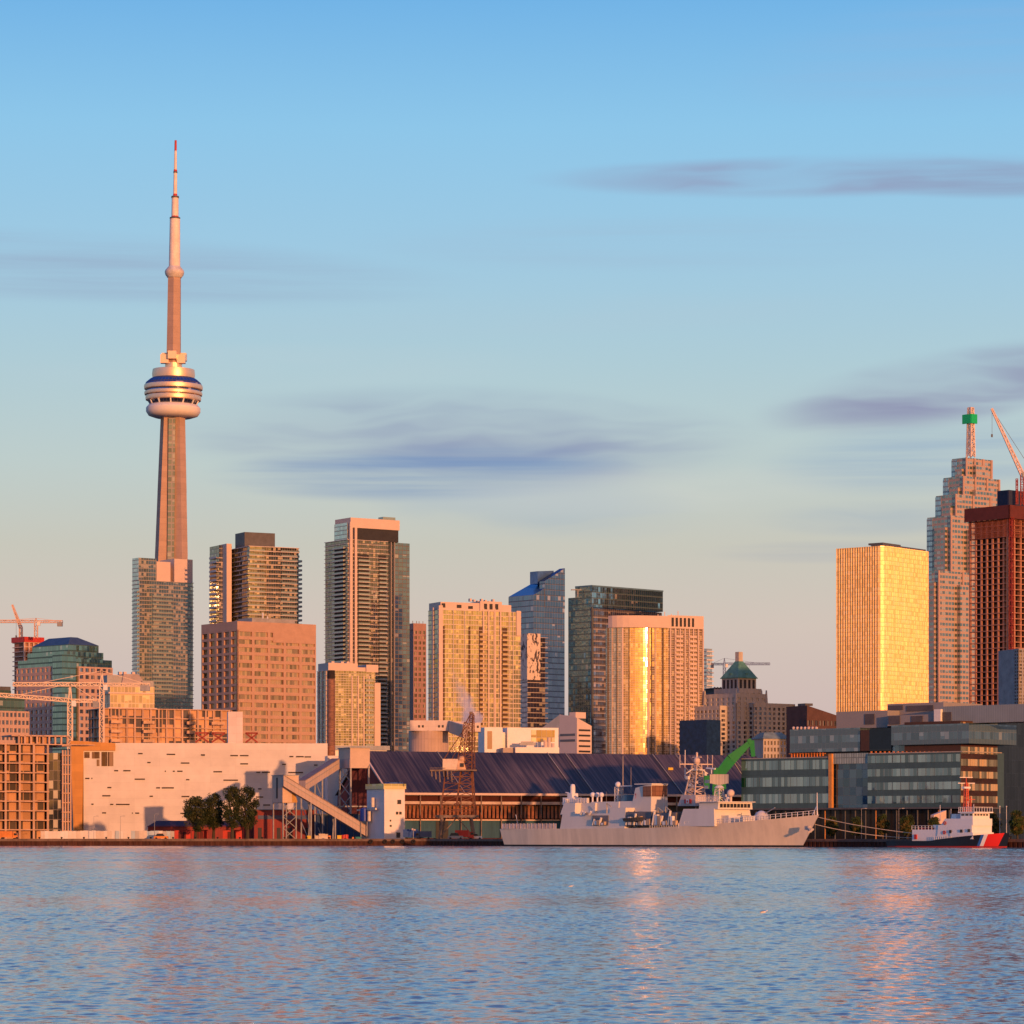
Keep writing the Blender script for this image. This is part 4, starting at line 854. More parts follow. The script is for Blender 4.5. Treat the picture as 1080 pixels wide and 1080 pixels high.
for Q in ([(77.5, 876), (86.7, 876), (87.9, 799), (84, 781.5), (74.1, 781.3)], [(84, 781.5), (87.9, 799), (88, 791.6), (121.6, 791.6), (121.6, 783.8)]):
    fr_ = [P_(*q) for q in Q]; bk = [(x, 14 if Q[0][0] < 80 else .5, z) for x, _, z in fr_]; b.face(fr_); b.face(bk[::-1])
    for i in range(len(Q)): j = (i + 1) % len(Q); b.face([fr_[j], fr_[i], bk[i], bk[j]])
f.add('ochre_frame', b, ochre)
gp = pane('warehouse corner glass', (.6, .5, .4), (.16, .09, .06), (.3, .2, .14), .2, .2)
for a, c, y0, y1 in ((89, 94.5, 793, 799.5), (97, 105, 793, 800), (102, 105, 801, 808), (107, 113, 793, 808), (113.6, 119.5, 793, 808)):
    b = MB(); b.box(f.x(a), f.x(c), -.12, 0, f.z(y1), f.z(y0)); f.add('window', b, gp)
f = Fr(X(240.5, 1190), 1190, 8).thing('lift_shaft', 'narrow pale concrete shaft with red braces standing up behind the white slotted warehouse', 'shaft')
b = MB(); b.box(0, f.x(256), 0, 7, 0, f.z(750.5)); f.add('wall', b, PINK)
for a, c in ((-6, -1), (-12, -7), (6.5, 11)): b = MB(); b.bar((a, 1, f.z(783)), (c, 1, f.z(773)), .3); b.bar((c, 1, f.z(783)), (a, 1, f.z(773)), .3); b.bar((a, 1, f.z(773)), (c, 1, f.z(773)), .3); f.add('brace', b, P('dark red steel', (.25, .03, .02), .6))
f = two(353, 357, 408, 1215, 10); f.thing('low_building', 'low pale building with a thin grey roof slab behind the conveyor head house', 'building')
b = MB(); b.prism(rect(-4, f.sx, 0, 18), 0, f.z(791)); f.add('wall', b, WHITE); block(f, 'roof', -2, f.sx + 1, -1.2, 18, f.z(791), f.z(786.5), P('blue grey roof', (.30, .33, .36), .6))
f = two(343, 345.5, 378, 1130, 8); f.thing('white_annex', 'blank white block between the white slotted warehouse and the dark shed gable', 'building')
b = MB(); b.prism(rect(0, f.sx, 0, 12), 0, f.z(797)); f.add('wall', b, wp)

# long dark shed ---------------------------------------------------------------
f = two(356, 409, 800, 1085, 25); f.thing('sugar_shed', 'very long storage shed with a dark purple grey metal roof and a maroon gable', 'warehouse')
W_ = f.sy; ez = f.z(835.5); rz_ = f.z(792, 2, W_ / 2); xe = f.x(830)
maroon = P('maroon cladding', (.24, .045, .035), .8, var=.25, streak=True)
m, g = newmat('dark standing seam roof'); u, v, _ = g.sep(g.n('ShaderNodeTexCoord').outputs['UV']); tcx_ = g.n('ShaderNodeTexCoord').outputs['Object']
seam = g.m('LESS_THAN', g.m('FRACT', g.m('DIVIDE', u, 1.2)), .16); st = g.noise(g.v('MULTIPLY', tcx_, (1.2, .03, .03)), 1.0, 4, .7); bl = g.noise(g.v('MULTIPLY', tcx_, (.02, .02, .02)), 1.0, 3)
k = g.m('MULTIPLY', g.sstep(st, .35, .7, .45, 1.8), g.sstep(bl, .4, .6, .6, 1.3)); k = g.m('MULTIPLY', k, g.m('SUBTRACT', 1.0, g.m('MULTIPLY', seam, .35)))
g.out(g.pr(Base_Color=g.mix(1.0, (.062, .045, .038), g.comb(k, k, k), 'MULTIPLY'), Roughness=.55, Metallic=.1)); roofm = m
b = MB(); A = [(-.5, -1.2, ez - .6), (xe, -1.2, ez - .6), (xe, W_ / 2, rz_), (-.5, W_ / 2, rz_)]; B_ = [(xe, W_ + 1.2, ez - .6), (-.5, W_ + 1.2, ez - .6), (-.5, W_ / 2, rz_), (xe, W_ / 2, rz_)]
b.face(A, None, [(p[0], p[1]) for p in A]); b.face(B_, None, [(p[0], p[1]) for p in B_]); b.face([(x, y, z - .5) for x, y, z in A][::-1]); b.face([A[0], (A[0][0], A[0][1], A[0][2] - .5), (A[1][0], A[1][1], A[1][2] - .5), A[1]]); f.add('roof', b, roofm)
b = MB(); b.face([(0, 0, 0), (0, 0, ez - 1), (0, W_ / 2, rz_ - .7), (0, W_, ez - 1), (0, W_, 0)][::-1]); b.face([(xe - .5, 0, 0), (xe - .5, W_, 0), (xe - .5, W_, ez - 1), (xe - .5, W_ / 2, rz_ - .7), (xe - .5, 0, ez - 1)]); b.box(.1, xe - .6, 1.2, 2, 0, ez - 1); f.add('gable_wall', b, maroon)
for a in (.0,): b = MB(); b.bar((-.4, -1.2, ez - .3), (-.4, W_ / 2, rz_ + .2), .28); f.add('gable_trim', b, SALM)
for p in (461, 577, 596, 688, 712, 771): b = MB(); u = f.x(p, W_ / 2); b.bar((u, W_ / 2, rz_ + .15), (u, -1.1, ez - .3), .13); f.add('roof_ladder', b, P('dull beige steel', (.34, .29, .25), .7))
x0_ = f.x(420)
def strip(name, py0, py1, y0, y1, mat, xa=x0_, xb=xe): b = MB(); b.box(xa, xb, y0, y1, f.z(py1, x0_), f.z(py0, x0_)); return f.add(name, b, mat)
strip('eave_beam', 836, 838.3, -1.6, 0, SALM); strip('dark_opening', 838.3, 845, .2, 1.1, P('dark red void', (.06, .015, .012), .9)); strip('rail_beam', 845, 848, -1.2, 0, P('cream beam', (.5, .38, .3), .7))
strip('hatch_wall', 849, 863, .1, 1.1, DARK); strip('lower_beam', 864, 865.3, -1.0, 0, SALM); strip('teal_wall', 865.3, 884, -.5, 1.1, P('teal cladding', (.025, .085, .13), .7, var=.3, streak=True))
hr = P('rust hatch', (.26, .10, .04), .8, var=.5, sc=.6)
n = 56
for i in range(n): b = MB(); u = x0_ + (xe - x0_) * .55 * i / n; du = (xe - x0_) * .55 / n; z0, z1 = f.z(863, x0_), f.z(849.5, x0_); b.face([(u, -2.2, z0), (u + du * .55, -2.2, z0), (u + du * 1.25, 0, z1), (u + du * .7, 0, z1)]); b.bar((u, -2.25, z0), (u + du * .7, -.05, z1), .12); f.add('hatch', b, hr)
for i in range(16): b = MB(); u = x0_ + (xe - x0_) * i / 20; b.bar((u, -1.4, 0), (u, -1.4, ez - .8), .16); f.add('post', b, STEEL)
block(f, 'door', f.x(459), f.x(472), -.7, -.4, 0, f.z(866), DARK); block(f, 'door', f.x(545), f.x(549), -.7, -.4, 0, f.z(877), GREY)
b = MB(); b.box(f.x(705, W_ * .3), f.x(710, W_ * .3), W_ * .3, W_ * .3 + .5, f.z(812, 60, W_ * .3) , f.z(808, 60, W_ * .3)); f.add('roof_sign', b, YEL)

# white tally house
f = two(387, 405.3, 427, 1035, 26); f.thing('silo_house', 'small square white block with a pale yellow parapet at the conveyor foot', 'building')
b = MB(); b.prism(rect(0, f.sx, 0, f.sy), 0, f.z(832)); f.add('wall', b, panels('white render', (.72, .68, .66), 7, 6, .08, .85, .05))
b = MB(); b.prism(rect(-.4, f.sx + .4, -.4, f.sy + .3), f.z(832), f.z(826.5)); f.add('parapet', b, curtain('lime glass parapet', (.8, .8, .4), (.55, .52, .22), 2.6, 4, .3, .2, .3, (.7, .6, .3), .1, (.5, .5, .4), .02, .3, (.7, .65, .4)))
block(f, 'tarpaulin', f.x(411, 1), f.x(425, 1), 1, 5, f.z(827), f.z(825), P('blue tarpaulin', (.03, .10, .35), .6))
for a, c, y0, y1 in ((419, 423, 843.5, 848), (417.5, 420, 856, 859), (421, 423.5, 856, 859), (411, 412.5, 864.5, 866.5), (411, 413, 870, 872), (418, 422, 878, 883.5)): b = MB(); b.box(f.x(a), f.x(c), -.12, -.0, f.z(y1), f.z(y0)); f.add('window', b, P('dark window', (.05, .05, .06), .2))
b = MB(); ym = f.sy * .35
b.bar((-1, ym + 2, f.z(841)), (-1, ym + 2, f.z(851)), .55, 8); b.bar((-1, ym + 5, f.z(855)), (-1, ym + 5, f.z(866)), .55, 8); b.bar((-1.2, ym - 1, f.z(853)), (-1.2, ym + 14, f.z(854)), .3); f.add('duct', b, P('cream duct', (.6, .55, .45), .4))

# conveyor galleries -----------------------------------------------------------------
cg_ = panels('pinkish corrugated gallery', (.42, .33, .30), 1.2, 30, .15, .8, .04, .7); buff = P('buff cladding', (.55, .42, .33), .75, var=.1)
f = two(357, 369.3, 390, 1072, 24, GZ); f.thing('transfer_house', 'buff clad conveyor head house raised on tall steel legs beside the dark shed', 'conveyor')
b = MB(); b.prism(rect(0, f.sx, 0, f.sy), f.z(810), f.z(789)); f.add('housing', b, buff); block(f, 'roof', -.3, f.sx + .3, -.3, f.sy + .3, f.z(789), f.z(788), GREY)
block(f, 'lower_skirt', -.15, .1, .0, f.sy, f.z(810), f.z(800), cg_)
for x, y in ((.3, .3), (f.sx - .3, .3), (.3, f.sy - .3), (f.sx - .3, f.sy - .3)): b = MB(); b.box(x - .25, x + .25, y - .25, y + .25, 0, f.z(810)); f.add('leg', b, GREY)
b = MB()
for i in range(5): za, zb_ = 24 * i / 5, 24 * (i + 1) / 5; b.bar((.3, .3, za), (.3, f.sy - .3, zb_), .12); b.bar((.3, f.sy - .3, za), (.3, .3, zb_), .12)
f.add('brace', b, GREY)
f = two(366, 371, 389, 1082, 20); f.thing('elevator_tower', 'dark maroon hoist tower under the buff conveyor head house', 'tower')
b = MB(); b.prism(rect(0, f.sx, 0, 5), 0, f.z(809)); f.add('wall', b, P('very dark maroon', (.075, .02, .03), .8)); block(f, 'edge_lamp_strip', f.sx - .2, f.sx + .2, -.3, 0, f.z(828), f.z(811), SALM)
b = MB(); b.bar((-6, -.4, f.z(850.5)), (f.sx, -.4, f.z(850.5)), .22); f.add('pipe', b, GREY)
f = Fr(X(384, 1045), 1045, 0).thing('storage_tank', 'upright dark blue tank in front of the maroon hoist tower', 'tank')
b = MB(); b.lathe([(0, f.z(866)), (1.3, f.z(866)), (1.3, f.z(853)), (0, f.z(851.5))], n=16); f.add('vessel', b, P('deep blue paint', (.01, .04, .3), .4), smooth=True); b = MB(); [b.bar((a, 0, 0), (a, 0, f.z(865)), .12) for a in (-1, 1)]; f.add('leg', b, GREY)
def gallery(p, q, h, w, label, legs):
    """inclined boxed conveyor from p to q, (photo column, row, distance) of its lower front edge"""
    a = Vector((X(p[0], p[2]), p[2], Z(p[1], p[2]))); c = Vector((X(q[0], q[2]), q[2], Z(q[1], q[2]))); t = put('conveyor_gallery', None, None, (a.x, a.y, GZ), 0, label, 'conveyor')
    o = Vector((a.x, a.y, GZ)); A, C = a - o, c - o; d = (C - A); n = Vector((-d.y, d.x, 0)).normalized() * w; n = -n if n.y < 0 else n; up = Vector((0, 0, h))
    b = MB(); b.hexa([A, C, C + n, A + n], [A + up, C + up, C + n + up, A + n + up]); b.build('housing', cg_, t)
    b = MB(); e = Vector((0, 0, .25)); s_ = n * .04
    b.hexa([A + up - s_ , C + up - s_, C + n + up + s_, A + n + up + s_], [A + up + e - s_, C + up + e - s_, C + n + up + e + s_, A + n + up + e + s_]); b.build('roof', P('gallery roof', (.22, .17, .16), .7), t)
    b = MB(); mid = up * .62; b.bar(A + mid - n * .03, C + mid - n * .03, .09); b.build('service_pipe', GREY, t)
    for s in legs:
        P0 = A + d * s; b = MB(); L1, L2 = P0, P0 + n; b.bar((L1.x, L1.y, 0), L1, .22); b.bar((L2.x, L2.y, 0), L2, .22)
        k = max(1, int(P0.z / 5)); [b.bar((L1.x, L1.y, P0.z * i / k), (L2.x, L2.y, P0.z * (i + 1) / k), .1) for i in range(k)]; b.build('trestle', GREY, t)
gallery((299, 829, 1038), (387, 882.5, 1046), 3.4, 3.2, 'inclined pinkish conveyor gallery sloping down to the foot of the small white block', (.33, .62))
gallery((322, 834, 1062), (358, 811, 1076), 3.3, 3.2, 'shorter inclined conveyor gallery climbing to the buff head house on legs', (.1, .5))
f = two(287, 298, 315, 1040, 30); f.thing('loading_hopper', 'raised buff hopper with an ochre chute on steel legs before the white warehouse', 'hopper')
b = MB(); b.prism(rect(0, f.sx, 0, f.sy), f.z(830), f.z(818)); b.prism(rect(0, 3.4, 0, f.sy), f.z(846.5), f.z(830)); f.add('housing', b, buff)
block(f, 'roof', -.2, f.sx + .2, -.2, f.sy + .2, f.z(818), f.z(817.2), GREY); block(f, 'slot', -.05, 0, f.sy * .45, f.sy * .6, f.z(842), f.z(820), DARK)
b = MB(); b.face([(3.4, 0, f.z(830)), (3.4, 0, f.z(846)), (5.4, 0, f.z(846)), (4.2, 0, f.z(832))]); b.prism([(.2, .1), (5.2, .1), (5.2, f.sy), (.2, f.sy)], f.z(846.8), f.z(846.3)); b.face([(3.4, 0, f.z(830)), (5.4, 0, f.z(846)), (5.4, f.sy, f.z(846)), (3.4, f.sy, f.z(830))]); f.add('chute', b, P('ochre chute', (.45, .26, .08), .7))
for x, y in ((.3, .3), (5, .3), (.3, f.sy - .3), (5, f.sy - .3)): b = MB(); b.box(x - .18, x + .18, y - .18, y + .18, 0, f.z(846)); f.add('leg', b, GREY)
b = MB(); [b.bar((.3, .3, 11 * i / 3), (5, .3, 11 * (i + 1) / 3), .1) for i in range(3)]; [b.bar((5, .3, 11 * i / 3), (.3, .3, 11 * (i + 1) / 3), .1) for i in range(3)]; f.add('brace', b, GREY)

# low sheds
f = two(262, 268, 334, 1075, 6); f.thing('maroon_shed', 'low maroon shed with a strip of dull blue windows under the hopper', 'shed')
b = MB(); b.prism(rect(0, f.sx, 0, 16), 0, f.z(854.5)); f.add('wall', b, maroon); block(f, 'window', f.x(272), f.x(330), -.08, 0, f.z(864), f.z(860), P('dull blue glazing', (.06, .08, .14), .3)); block(f, 'roof', -.3, f.sx + .3, -.3, 16, f.z(854.5), f.z(853.7), DGREY)
for p in (272, 292, 304, 322): block(f, 'door', f.x(p), f.x(p + 4), -.1, 0, 0, f.z(873), DARK)
f = two(328, 334, 389, 1070, 6); f.thing('blue_shed', 'low deep blue corrugated shed behind the foot of the conveyor gallery', 'shed')
b = MB(); b.prism(rect(0, f.sx, 0, 14), 0, f.z(859)); f.add('wall', b, P('deep blue cladding', (.025, .06, .14), .8, var=.35, streak=True)); block(f, 'roof', -.3, f.sx + .3, -.3, 14, f.z(859), f.z(858.3), DGREY)
b = MB(); [b.box(f.x(p) - .1, f.x(p) + .1, -.15, 0, 0, f.z(859)) for p in range(338, 388, 7)]; f.add('batten', b, DGREY)
f = two(152, 156, 212, 1080, 6); f.thing('maroon_shed', 'low purple roofed shed at the foot of the white slotted warehouse', 'shed')
b = MB(); b.prism(rect(0, f.sx + 40, 0, 14), 0, f.z(871)); f.add('wall', b, maroon); b = MB(); b.prism(rect(-.4, f.sx + 41, -.4, 14), f.z(872), f.z(865.5), ptop=rect(3, f.sx + 39, 5, 9)); f.add('roof', b, P('dark purple roof', (.07, .035, .045), .7))
k = 0
for a, c, lab, mt in ((184, 201, 'red shipping container beside the white hoarding', RED), (202.5, 219, 'red shipping container nearest the broad dark trees', P('deep red paint', (.36, .03, .02), .6)), (235, 255, 'open sided red container under the tallest tree', RED)):
    f = two(a - 1, a, c, 1036, 4); f.thing('shipping_container', lab, 'container', 'red containers on the quay'); h = 2.9
    b = MB(); b.prism(rect(0, f.sx, 0, 2.4), .1, h); [b.box(u * .4, u * .4 + .2, -.05, 0, .2, h - .2) for u in range(int(f.sx / .4))]; f.add('body', b, mt)
    for d_ in (.25, .5): block(f, 'door', f.sx * d_, f.sx * d_ + 1.1, -.12, -.06, .2, h - .4, P('dark maroon door', (.1, .015, .012), .7))
    block(f, 'frame', -.08, f.sx + .08, -.1, 2.45, h, h + .12, P('dark maroon door', (.1, .015, .012)))
f = two(42, 43, 184, 1028, 1); f.thing('site_hoarding', 'long run of pale site hoarding panels before the white slotted warehouse', 'fence')
hs = [P('hoarding ' + n_, c, .6, var=.1) for n_, c in (('white', (.68, .66, .64)), ('cream', (.6, .52, .45)), ('pale blue', (.42, .52, .6)), ('dull', (.45, .42, .4)), ('warm white', (.66, .60, .55)))]
n = 34; pw = f.sx / n
for i in range(n): b = MB(); b.box(i * pw + .05, (i + 1) * pw - .05, 0, .08, .1, 2.7 + random.uniform(-.1, .15)); b.box(i * pw - .06, i * pw + .06, .08, .2, 0, 2.8); f.add('panel', b, random.choice(hs))
f = two(600, 601, 1500, 10, 0) if 0 else None

# old lattice portal crane ---------------------------------------------------------------
Dc = 1018; f = Fr(X(482, Dc), Dc, 0).thing('portal_crane', 'old rusty lattice dock crane with a cream machinery house before the dark shed', 'crane')
p3 = lambda px, py, y=0: (f.x(px, y), y, f.z(py, 0, y))
for (px, y) in ((463, -3), (501, -3), (466, 7), (499, 7)):
    b = MB(); b.bar(p3(px, 884, y), p3(482 + (px - 482) * .8, 861, y), .32); f.add('leg', b, STEEL)
b = MB(); [b.bar(p3(p, 861, y), p3(q, 861, y), .4) for p, q, y in ((459, 505, -3), (459, 505, 7))]; b.bar(p3(463, 862, -3), p3(466, 862, 7), .4); b.bar(p3(501, 862, -3), p3(499, 862, 7), .4); b.bar(p3(463, 884, -3), p3(482, 862, -3), .16); b.bar(p3(501, 884, -3), p3(482, 862, -3), .16); f.add('portal_beam', b, STEEL)
b = MB()
for (pb, pt, y0, y1) in ((464.5, 470, -2, 0), (480, 486, -2, 0), (502, 498.5, -2, 0), (480, 487, 5, 3), (500, 497, 5, 3)):
    b.bar(p3(pb, 861, y0), p3(pt, 812, y1), .22)
for i in range(7):
    t0, t1 = i / 7, (i + 1) / 7; l = lambda t: p3(480 + 6 * t, 861 - 49 * t, -2 + 2 * t); r_ = lambda t: p3(502 - 3.5 * t, 861 - 49 * t, -2 + 2 * t); l2 = lambda t: p3(464.5 + 5.5 * t, 861 - 49 * t, -2 + 2 * t)
    b.bar(l(t0), r_(t1), .11); b.bar(r_(t0), l(t1), .11); b.bar(l(t1), r_(t1), .13); b.bar(l2(t0), l(t1), .09); b.bar(l2(t1), l(t1), .1)
f.add('tower_frame', b, RUST)
b = MB(); b.box(f.x(453.5), f.x(503), -2.5, 4, f.z(813.4), f.z(811.8)); b.bar(p3(453, 810, -2.4), p3(470, 810, -2.4), .08); f.add('platform', b, STEEL)
for i in range(6): b = MB(); q = 455 + i * 4.2; b.bar(p3(q, 812, -2), p3(q + .8, 819 + (i % 3) * 3, -2), .18); f.add('hanger', b, STEEL)
b = MB(); x0, x1 = f.x(467), f.x(483); b.prism(rect(x0, x1, -1.6, 3), f.z(812), f.z(800.5)); f.add('machinery_house', b, P('cream housing', (.62, .5, .4), .7, var=.2))
b = MB(); x0, x1 = f.x(482), f.x(492); b.prism(rect(x0, x1, -2, 2), f.z(813), f.z(802), ptop=rect(x0 + .2, x1 - 1, -1.5, 1.5)); b.ball(((x0 + x1) / 2, -.5, f.z(801)), 1.2); f.add('operator_cab', b, P('orange buff housing', (.6, .38, .24), .7, var=.3)); block(f, 'window', x0 + 1.1, x0 + 2.2, -2.15, -1.9, f.z(809), f.z(805), DARK)
b = MB(); b.lattice(p3(493, 812), p3(497.5, 752), 2.6, 15, .13, (0, 1, 0), w2=1.0); b.lattice(p3(499, 812, 1), p3(499, 754, 1), 1.2, 14, .1, (0, 1, 0), w2=.7); f.add('jib', b, RUST)
b = MB(); b.lattice(p3(485, 803), p3(491.5, 762), 1.6, 9, .12, (0, 1, 0), w2=1.1); b.bar(p3(468, 801), p3(491, 767), .14); b.bar(p3(491, 763), p3(496.8, 752), .16); b.bar(p3(470, 811), p3(487, 783), .1); f.add('back_mast', b, RUST)
b = MB(); b.bar(p3(496.5, 752), p3(494, 790), .06); b.box(f.x(495), f.x(498.6), -.6, .6, f.z(753), f.z(750.6)); f.add('jib_head', b, STEEL)

# rounded silo, modern low buildings
f = Fr(X(452, 1300), 1300, 0).thing('round_silo', 'squat round pinkish concrete silo with boxy galleries on top, behind the dark shed', 'silo')
k = 1300 / F; b = MB(); b.lathe([(21 * k, 0), (21 * k, f.z(771)), (0, f.z(771))], n=40); f.add('drum', b, panels('ribbed pink concrete', (.46, .34, .28), 1.4, 40, .2, .82, .04))
block(f, 'gallery_box', f.x(433), f.x(476), -8, 6, f.z(771.5), f.z(760.5), PINK); block(f, 'gallery_box', f.x(475), f.x(507), -3, 6, f.z(772), f.z(761.3), PINK)
b = MB(); A = (f.x(474), -9, f.z(771)); b.hexa([(f.x(474), -9, f.z(773.5)), (f.x(489), -22, f.z(780)), (f.x(489) + 2, -18, f.z(780)), (f.x(476), -5, f.z(773.5))], [(f.x(474), -9, f.z(761)), (f.x(489), -22, f.z(767)), (f.x(489) + 2, -18, f.z(767)), (f.x(476), -5, f.z(761))]); f.add('sloping_gallery', b, buff)
for p in (441, 445, 462, 466, 503): block(f, 'window', f.x(p, -8) if p < 490 else f.x(p, -3), (f.x(p + 2, -8) if p < 490 else f.x(p + 2, -3)), (-8.1 if p < 490 else -3.1), (-8 if p < 490 else -3), f.z(768), f.z(765.5), DARK)
f = two(507, 511, 590, 1330, 10); f.thing('modern_low_block', 'white cubic low building with a framed dark window above the dark shed ridge', 'building')
b = MB(); b.prism(rect(0, f.x(530), 0, 16), 0, f.z(767)); b.prism(rect(f.x(536), f.sx, 2, 18), 0, f.z(767)); b.prism(rect(f.x(530), f.x(537), 4, 16), 0, f.z(772)); f.add('wall', b, WHITE)
b = MB(); b.box(f.x(561), f.x(586), 1.9, 2, f.z(782), f.z(769.5)); f.add('picture_window', b, curtain('dark shopfront', (.5, .5, .45), (.06, .06, .05), 2.2, 6, .3, .08, .05, (.1, .1, .1), .15, (.3, .25, .2)))
b = MB(); b.box(f.x(514), f.x(519), -.1, 0, f.z(790), f.z(771)); f.add('picture_window', b, P('warm brown glazing', (.2, .09, .04), .2)); block(f, 'roof_step', f.x(528), f.x(540), -6, 0, 0, f.z(789), P('dull beige roof', (.4, .34, .3), .8)); block(f, 'terrace', f.x(540), f.x(586), -8, 0, 0, f.z(788.5), WHITE)
for p, h in ((575, 781), (579, 778), (583, 784)): b = MB(); b.bar((f.x(p, -6), -6, f.z(790)), (f.x(p, -6), -6, f.z(h)), .7, 10); f.add('flue', b, SALM)
b = MB(); b.bar((f.x(545), -6, f.z(785)), (f.x(562), -6, f.z(785)), .5); b.bar((f.x(547), -6, f.z(783)), (f.x(560), -6, f.z(783)), .3); f.add('rooftop_duct', b, GREY)
f = two(560, 590, 592, 1420, 60); f.thing('grey_wing', 'grey gabled wing beside the small angular building with slotted windows', 'building')
b = MB(); b.prism(rect(0, 12, 0, f.sy), 0, lambda x, y: f.z(754) - y / f.sy * 9); f.add('wall', b, panels('blue grey cladding', (.28, .3, .34), 3, 3, .1, .7))
f = two(590, 608.5, 637, 1380, 42); f.thing('angular_block', 'small angular building with a sloping roof and dark slots in a salmon face', 'building')
xm = f.x(624)
b = MB(); b.prism([(0, 0), (xm, 0), (f.sx, 8), (f.sx, f.sy), (0, f.sy)], 0, lambda x, y: f.z(752.5) - x / f.sx * 6.2 - (0 if y > 3 else 1.8)); f.add('wall', b, P('pale salmon render', (.58, .47, .42), .7, var=.05))
for i in range(5): block(f, 'slot_window', xm * .12, xm * .9, -.1, 0, f.z(771 + i * 5.6), f.z(769 + i * 5.6), DARK)
b = MB(); [b.box(-.1, 0, f.sy * .1, f.sy * .95, f.z(776 + i * 6), f.z(773.5 + i * 6)) for i in range(2)]; f.add('window_band', b, P('dim glazing', (.1, .11, .14), .2)); block(f, 'rooftop_plant', 3, 9, 4, 8, f.z(757), f.z(750.5), SALM)

# steam above the silo
m, g = newmat('steam'); o_ = g.n('ShaderNodeTexCoord').outputs['Object']; nn = g.noise(o_, .25, 5, .65)
gx, gy, gz_ = g.sep(o_); cx2 = g.m('ADD', g.m('MULTIPLY', gz_, -.42), 5.0); rr_ = g.v('LENGTH', g.comb(g.m('SUBTRACT', gx, cx2), gy)); rad = g.m('SUBTRACT', 5.6, g.m('MULTIPLY', gz_, .2))
dens = g.m('MULTIPLY', g.sstep(g.m('SUBTRACT', g.m('DIVIDE', rr_, rad), g.m('MULTIPLY', g.m('SUBTRACT', nn, .5), 2.2)), .3, 1.0, 1.0, 0.0), g.sstep(gz_, .0, 20, .32, .03))
vol = g.n('ShaderNodeVolumePrincipled'); g.put(vol.inputs['Density'], dens); vol.inputs['Color'].default_value = (.95, .93, .95, 1); g.out(vol.outputs[0], 'Volume')
Ds = 1240; b = MB(); b.lathe([(0, 0), (8, .4), (9.5, 6), (9.5, 16), (8, 21), (0, 22)], n=16); b.build('steam', m, None, (X(487, Ds), Ds, Z(763, Ds)), label='soft white plume of steam drifting up over the round silo', cat='steam', kind='stuff')

# glass waterfront offices --------------------------------------------------------------------
og = curtain('waterfront office glass', (.42, .58, .60), (.04, .06, .06), 1.5, 3.9, .25, .05, .0, (.05, .07, .07), .07, (.12, .14, .14), .02, .25, (.26, .32, .28))
sp_ = panels('grey green spandrel glass', (.045, .085, .095), 1.5, 3.9, .08, .7, .07, .3)
spo = P('sunlit brown spandrel', (.085, .035, .02), .4, .2, var=.2)  # warm copy of the spandrel, low sun put into the colour
vg = pane('office vision glass', (.5, .70, .70), (.012, .03, .032), (.16, .25, .22), .3, .5, .04, .015); vgo = pane('office sunlit glass', (1, .75, .4), (.06, .035, .02), (.5, .32, .15), .3, .42, .05, .02)  # second pane is the first recoloured amber as if sunlit
f = two(782, 1013, 1052, 930, 47); f.thing('glass_offices', 'wide low grey green glass office complex with shifted floors and one sunlight-tinted side', 'building')
yl = f.sy; base = f.z(851)
def wing(p0, p1, pt, nfl, nb, dep=22, x=0.0):
    ya, yb = f.y(p1, x), f.y(p0, x); zt = f.z(pt, x, (ya + yb) / 2); b = MB(); b.box(x, x + dep, ya, yb, base, zt); f.add('spandrel_wall', b, sp_)
    fh = (zt - base) / nfl; cells = []
    for i in range(nfl):
        for j in range(nb):
            w_ = (yb - ya) / nb; cells.append(('L', ya + j * w_ + .06, ya + (j + 1) * w_ - .06, base + i * fh + fh * .3, base + i * fh + fh * .85, x - .1))
    return cells, ya, yb, zt
c1, ya1, yb1, zt1 = wing(782, 874, 799.5, 3, 14); c2, ya2, yb2, zt2 = wing(915, 1013, 794, 4, 11)
c2 = [c for c in c2 if c[3] < zt2 - 5 or True]
# right hand face, sunlight put into its amber and brown colours
zt3 = f.z(760); b = MB(); b.box(.2, f.sx, 0, 20, base, zt3); f.add('spandrel_wall', b, spo); c3 = []; nf = 7; fh = (zt3 - base) / nf
for i in range(nf):
    for j in range(4): w_ = f.sx / 4; c3.append(('R', j * w_ + .1, (j + 1) * w_ - .1, base + i * fh + fh * .35, base + i * fh + fh * .9, -.1))
windows(f, c1 + [c for c in c2][:56], vg); windows(f, c3, vgo)
b = MB(); b.box(f.sx, f.sx + 60, 1.5, 22, 0, f.z(757)); f.add('shaded_wing', b, panels('shade black glass', (.008, .013, .022), 1.5, 3.9, .1, 2.2, .4, .25))  # shadow over this wing is painted as near-black glass
# atrium between the wings
ya, yb = yb2, ya1; b = MB(); b.box(1.2, 20, ya, yb, base, f.z(805, 0, ya)); f.add('atrium_glass', b, curtain('dark atrium glass', (.4, .55, .65), (.01, .025, .045), 2.4, 2.6, .22, .04, 0, (.05, .05, .05), .07, (.1, .12, .13), .05, .03)); block(f, 'atrium_fascia', .4, 20, ya, yb - 1.2, f.z(805, 0, ya), f.z(794, 0, ya), panels('pale louvred fascia', (.30, .38, .36), .9, 2.2, .25, .5, .15)); block(f, 'orange_fin', -.4, .6, yb - 1.4, yb - .2, base, f.z(795, 0, yb), P('orange fin', (.55, .26, .08), .6))
